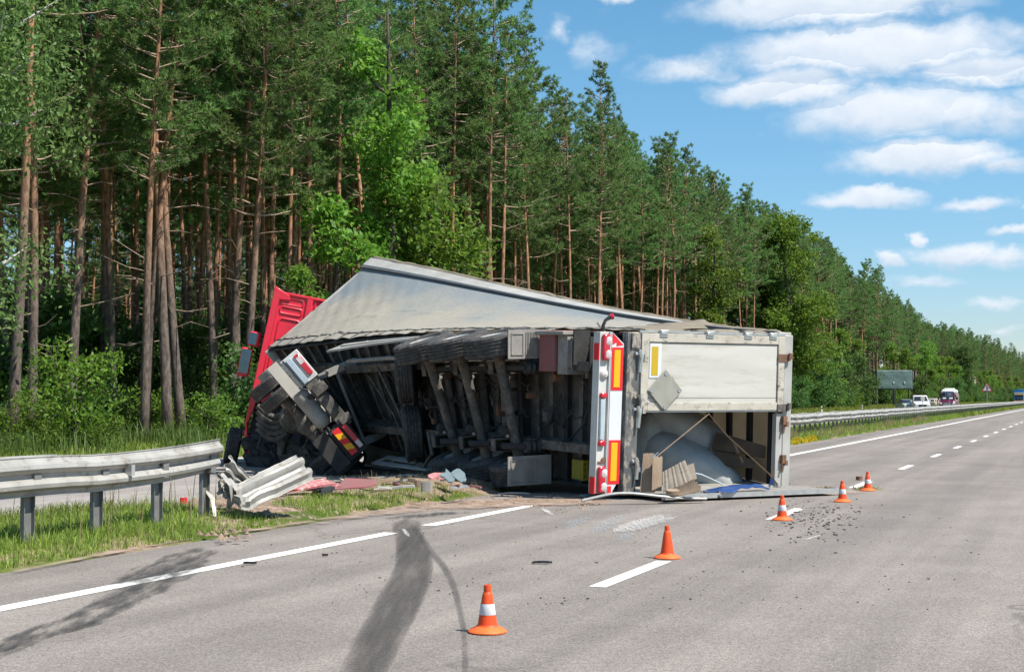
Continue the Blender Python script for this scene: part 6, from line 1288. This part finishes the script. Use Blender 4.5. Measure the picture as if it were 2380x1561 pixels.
mb = MB(); mb.box((-.27, 2.951, .40), (.27, 2.965, .51)); mb.build('number_plate', M_signwhite, van)
vehicle_wheels(van, .92, (1.9, -1.9), .36, .24)
# white pickup
p = far_point(2136, 17.0); car = thing('pickup_truck', 'small white pickup stopped behind the far guardrail below the billboard', 'car', (p.x, p.y, .05), rz=FACE + .25)
hull(MB(), [(-2.4, .84, .82, .45, 1.05), (-.5, .88, .86, .40, 1.08), (.9, .88, .84, .40, 1.10), (2.1, .86, .80, .40, .98), (2.3, .80, .72, .45, .85)]).build('body', M_vanw, car, smooth=40)
hull(MB(), [(-.6, .84, .66, 1.05, 1.72), (-.4, .85, .70, 1.05, 1.80), (.6, .85, .70, 1.05, 1.80), (1.15, .85, .80, 1.05, 1.12)]).build('cabin', M_vanw, car, smooth=40)
mb = MB(); mb.add([(-.64, .68, 1.70), (.64, .68, 1.70), (.76, 1.13, 1.17), (-.76, 1.13, 1.17), (-.64, .62, 1.68), (.64, .62, 1.68), (.76, 1.06, 1.15), (-.76, 1.06, 1.15)], [(0, 1, 2, 3), (4, 7, 6, 5), (0, 4, 5, 1), (3, 2, 6, 7), (0, 3, 7, 4), (1, 5, 6, 2)]); mb.build('windscreen', M_carglass, car, smooth=0)
for sg in (-1, 1):
    mb = MB(); mb.obox((sg * .82, .2, 1.42), (.02, 0, 0), (0, .5, 0), (-sg * .05, 0, .2)); mb.build('side_window', M_carglass, car)
    mb = MB(); mb.obox((sg * .6, 2.26, .76), (.14, 0, 0), (0, .05, 0), (0, 0, .07)); mb.build('headlight', M_headlamp, car, bevel=.02)
    mb = MB(); mb.obox((sg * .98, .8, 1.2), (.09, 0, 0), (0, .05, 0), (0, 0, .07)); mb.build('mirror', M_vanw, car)
mb = MB(); mb.obox((0, 2.30, .68), (.42, 0, 0), (0, .03, 0), (0, 0, .10)); mb.build('grille', M_carglass, car)
mb = MB(); mb.box((-.82, 2.2, .38), (.82, 2.42, .56)); mb.build('bumper', M_black, car, bevel=.04)
vehicle_wheels(car, .78, (1.5, -1.4), .32, .2)
# a second low car nose beside it
p = far_point(2106, 18.6); car2 = thing('parked_car', 'pale green low car mostly hidden by the guardrail beside the white pickup', 'car', (p.x, p.y, 0), rz=FACE + .35)
M_pale = pm('pale_green_paint', (.42, .50, .47), rough=.35, coat=.4)
hull(MB(), [(-2.0, .78, .74, .4, .95), (-.9, .82, .78, .35, 1.0), (.9, .82, .78, .35, 1.0), (1.8, .80, .72, .38, .85), (2.0, .74, .64, .42, .72)]).build('body', M_pale, car2, smooth=40)
hull(MB(), [(-1.5, .78, .62, .98, 1.05), (-.9, .78, .60, .98, 1.38), (.3, .78, .60, .98, 1.40), (1.0, .78, .72, .98, 1.02)]).build('cabin', M_carglass, car2, smooth=40)
mb = MB(); mb.box((-.58, -.9, 1.385), (.58, .3, 1.42)); mb.build('roof', M_pale, car2, bevel=.03)
for sg in (-1, 1): mb = MB(); mb.obox((sg * .55, 1.94, .70), (.15, 0, 0), (0, .05, 0), (0, 0, .07)); mb.build('headlight', M_headlamp, car2, bevel=.02)
vehicle_wheels(car2, .72, (1.25, -1.25), .30, .18)
# blue lorry
p = far_point(2367, 16.2); lor = thing('lorry', 'distant blue lorry with a sand coloured windscreen band far up the opposite carriageway', 'truck', (p.x, p.y, 0), rz=FACE)
mb = MB(); mb.box((-1.22, -2.0, .6), (1.22, 0, 3.1)); mb.build('cab', M_bluepaint, lor, bevel=.12)
mb = MB(); mb.box((-1.26, -11, 1.0), (1.26, -2.3, 3.75)); mb.build('box_body', M_bluepaint, lor, bevel=.05)
mb = MB(); mb.box((-1.05, .0, 1.72), (1.05, .03, 2.28)); mb.build('windscreen', M_carglass, lor); mb = MB(); mb.box((-1.1, .0, 2.36), (1.1, .05, 2.95)); mb.build('sun_visor', M_sand, lor)
mb = MB(); mb.box((-.95, .0, .95), (.95, .03, 1.5)); mb.build('grille', M_carglass, lor); mb = MB(); mb.box((-1.24, -.3, .35), (1.24, .12, .82)); mb.build('bumper', M_orange, lor, bevel=.04)
for sg in (-1, 1):
    mb = MB(); mb.obox((sg * .95, .13, .58), (.2, 0, 0), (0, .02, 0), (0, 0, .12)); mb.build('headlight', M_headlamp, lor); mb = MB(); mb.obox((sg * 1.5, -.2, 2.1), (.1, 0, 0), (0, .08, 0), (0, 0, .35)); mb.build('mirror', M_black, lor)
vehicle_wheels(lor, 1.05, (-.8, -4.5, -9.0), .5, .3)
# signs
def text_mesh(parent, s, size, mat, loc):
    cu = bpy.data.curves.new('lettering', 'FONT'); cu.body = s; cu.size = size; cu.align_x = 'CENTER'; cu.align_y = 'CENTER'; cu.extrude = .004; cu.resolution_u = 3
    o = bpy.data.objects.new('lettering', cu); COL.objects.link(o); dg = bpy.context.evaluated_depsgraph_get(); me = bpy.data.meshes.new_from_object(o.evaluated_get(dg)); bpy.data.objects.remove(o)
    me.materials.clear(); me.materials.append(mat); q = link('lettering', me, parent); q.location = loc; q.rotation_euler = (R(90), 0, 0); return q
p = far_point(2293, 10.5); sg_ = thing('road_sign', 'triangular red bordered side road warning sign on a thin pole', 'road sign', (p.x, p.y, .12), rz=-TH * .8)
zc = p.y * (924 - 899) / FPX + H_CAM - .12; e = 12.2 * p.y / FPX
mb = MB(); mb.tube([(0, .03, -.3), (0, .03, zc + e * .5)], .035, 8); mb.build('pole', M_signpole, sg_)
tri = lambda q, c=0: [(-e * q, -e * .86 * q + c), (e * q, -e * .86 * q + c), (0, e * .86 * q + c)]
mb = MB(); mb.prism(tri(1), lambda a, b, k: (a, -.02 * k, zc + b)); mb.build('border', M_signred, sg_, smooth=0)
mb = MB(); mb.prism(tri(.74, -e * .06), lambda a, b, k: (a, -.021 - .006 * k, zc + b)); mb.build('face', M_signwhite, sg_, smooth=0)
mb = MB(); mb.prism([(-.07 * e, -.62 * e), (.10 * e, -.62 * e), (.10 * e, -.28 * e), (.36 * e, -.28 * e), (.36 * e, -.14 * e), (.10 * e, -.14 * e), (.10 * e, .12 * e), (.2 * e, .12 * e), (.015 * e, .34 * e), (-.17 * e, .12 * e), (-.07 * e, .12 * e)], lambda a, b, k: (a, -.028 - .005 * k, zc + b)); mb.build('arrow', M_black, sg_, smooth=0)
p = far_point(2205, 10.5); km = thing('distance_sign', 'small blue sign reading 100 on a thin pole before the maroon minibus', 'road sign', (p.x, p.y, .12), rz=-TH * .8)
zc = p.y * (924 - 916) / FPX + H_CAM - .12; w2 = 8.3 * p.y / FPX; h2 = 4.1 * p.y / FPX
mb = MB(); mb.tube([(0, .03, -.3), (0, .03, zc)], .022, 8); mb.build('pole', M_signpole, km)
mb = MB(); mb.box((-w2, -.012, zc - h2), (w2, .012, zc + h2)); mb.build('face', M_signblue, km)
for lo, hi in (((-w2, zc - h2), (w2, zc - h2 + .012)), ((-w2, zc + h2 - .012), (w2, zc + h2)), ((-w2, zc - h2), (-w2 + .012, zc + h2)), ((w2 - .012, zc - h2), (w2, zc + h2))): mb = MB(); mb.box((lo[0], -.018, lo[1]), (hi[0], -.0125, hi[1])); mb.build('border', M_signwhite, km)
text_mesh(km, '100', h2 * 1.75, M_signwhite, (0, -.02, zc))
p = far_point(2143, 10.5); rs = thing('road_sign', 'small round sign seen from behind on a pole by the white pickup', 'road sign', (p.x, p.y, .12), rz=-TH * .8 + .5)
zc = p.y * (924 - 926) / FPX + H_CAM - .12; mb = MB(); mb.tube([(0, 0, -.3), (0, 0, zc + .1)], .022, 8); mb.build('pole', M_signpole, rs); mb = MB(); mb.lathe([(0, 0), (.17, 0), (.175, .01), (.17, .02), (0, .02)], 24, (0, -.03, zc), (0, -1, 0), (1, 0, 0)); mb.build('disc', M_alu_w, rs)
for px, lab in ((1909, 'white marker post nearest the trailer on the far verge'), (2003, 'white marker post below the billboard on the far verge')):
    p = far_point(px, 21.6); o = thing('marker_post', lab, 'marker post', (p.x, p.y, -.02), 'marker posts of the far verge'); mb = MB(); mb.prism([(-.06, 0), (.06, 0), (.06, .82), (-.06, .90)], lambda a, b, k: (a, -.04 + .08 * k, b)); mb.build('body', M_signwhite, o, smooth=0); mb = MB(); mb.box((-.061, -.044, .62), (.061, .044, .74)); mb.build('band', M_black, o)
# stacked birch logs by the roadside
GL = 'birch logs stacked by the road'; lg = []
M_logend = pm('log_end', (.62, .50, .38), (.5, .38, .27), sc=8, rough=.8)
def log_at(loc, rz, rad, L, first=[]):
    if not first:
        o = thing('birch_log', 'pale birch log in the low stack between pickup and minibus', 'log', loc, GL, rz); mb = MB(); mb.lathe([(1, -.5), (1.0, .5)], 12, (0, 0, 0), (1, 0, 0), (0, 1, 0), close=False, mod=lambda i, j: 1 + .06 * math.sin(i * 2.1)); mb.build('bark', M_birch, o); mb = MB(); mb.lathe([(0, -.502), (.97, -.501)], 12, (0, 0, 0), (1, 0, 0), (0, 1, 0), close=False); mb.lathe([(.97, .501), (0, .502)], 12, (0, 0, 0), (1, 0, 0), (0, 1, 0), close=False); mb.build('cut_end', M_logend, o); first.append(o); remember(o); c = o
    else: c = copy_tree(first[0]); c.location = loc; c.rotation_euler = (0, 0, rz)
    c.scale = (L, rad, rad); return c
for k in range(30):
    px = 2152 + (k % 15) * 2.9; p = far_point(px, 21.4); row = k // 15; log_at((p.x + rnd.gauss(0, .05), p.y + rnd.gauss(0, .2), .55 + row * .42 + .25), -TH + R(90) + rnd.gauss(0, .08) + R(90), .22 + rnd.random() * .06, 2.2)
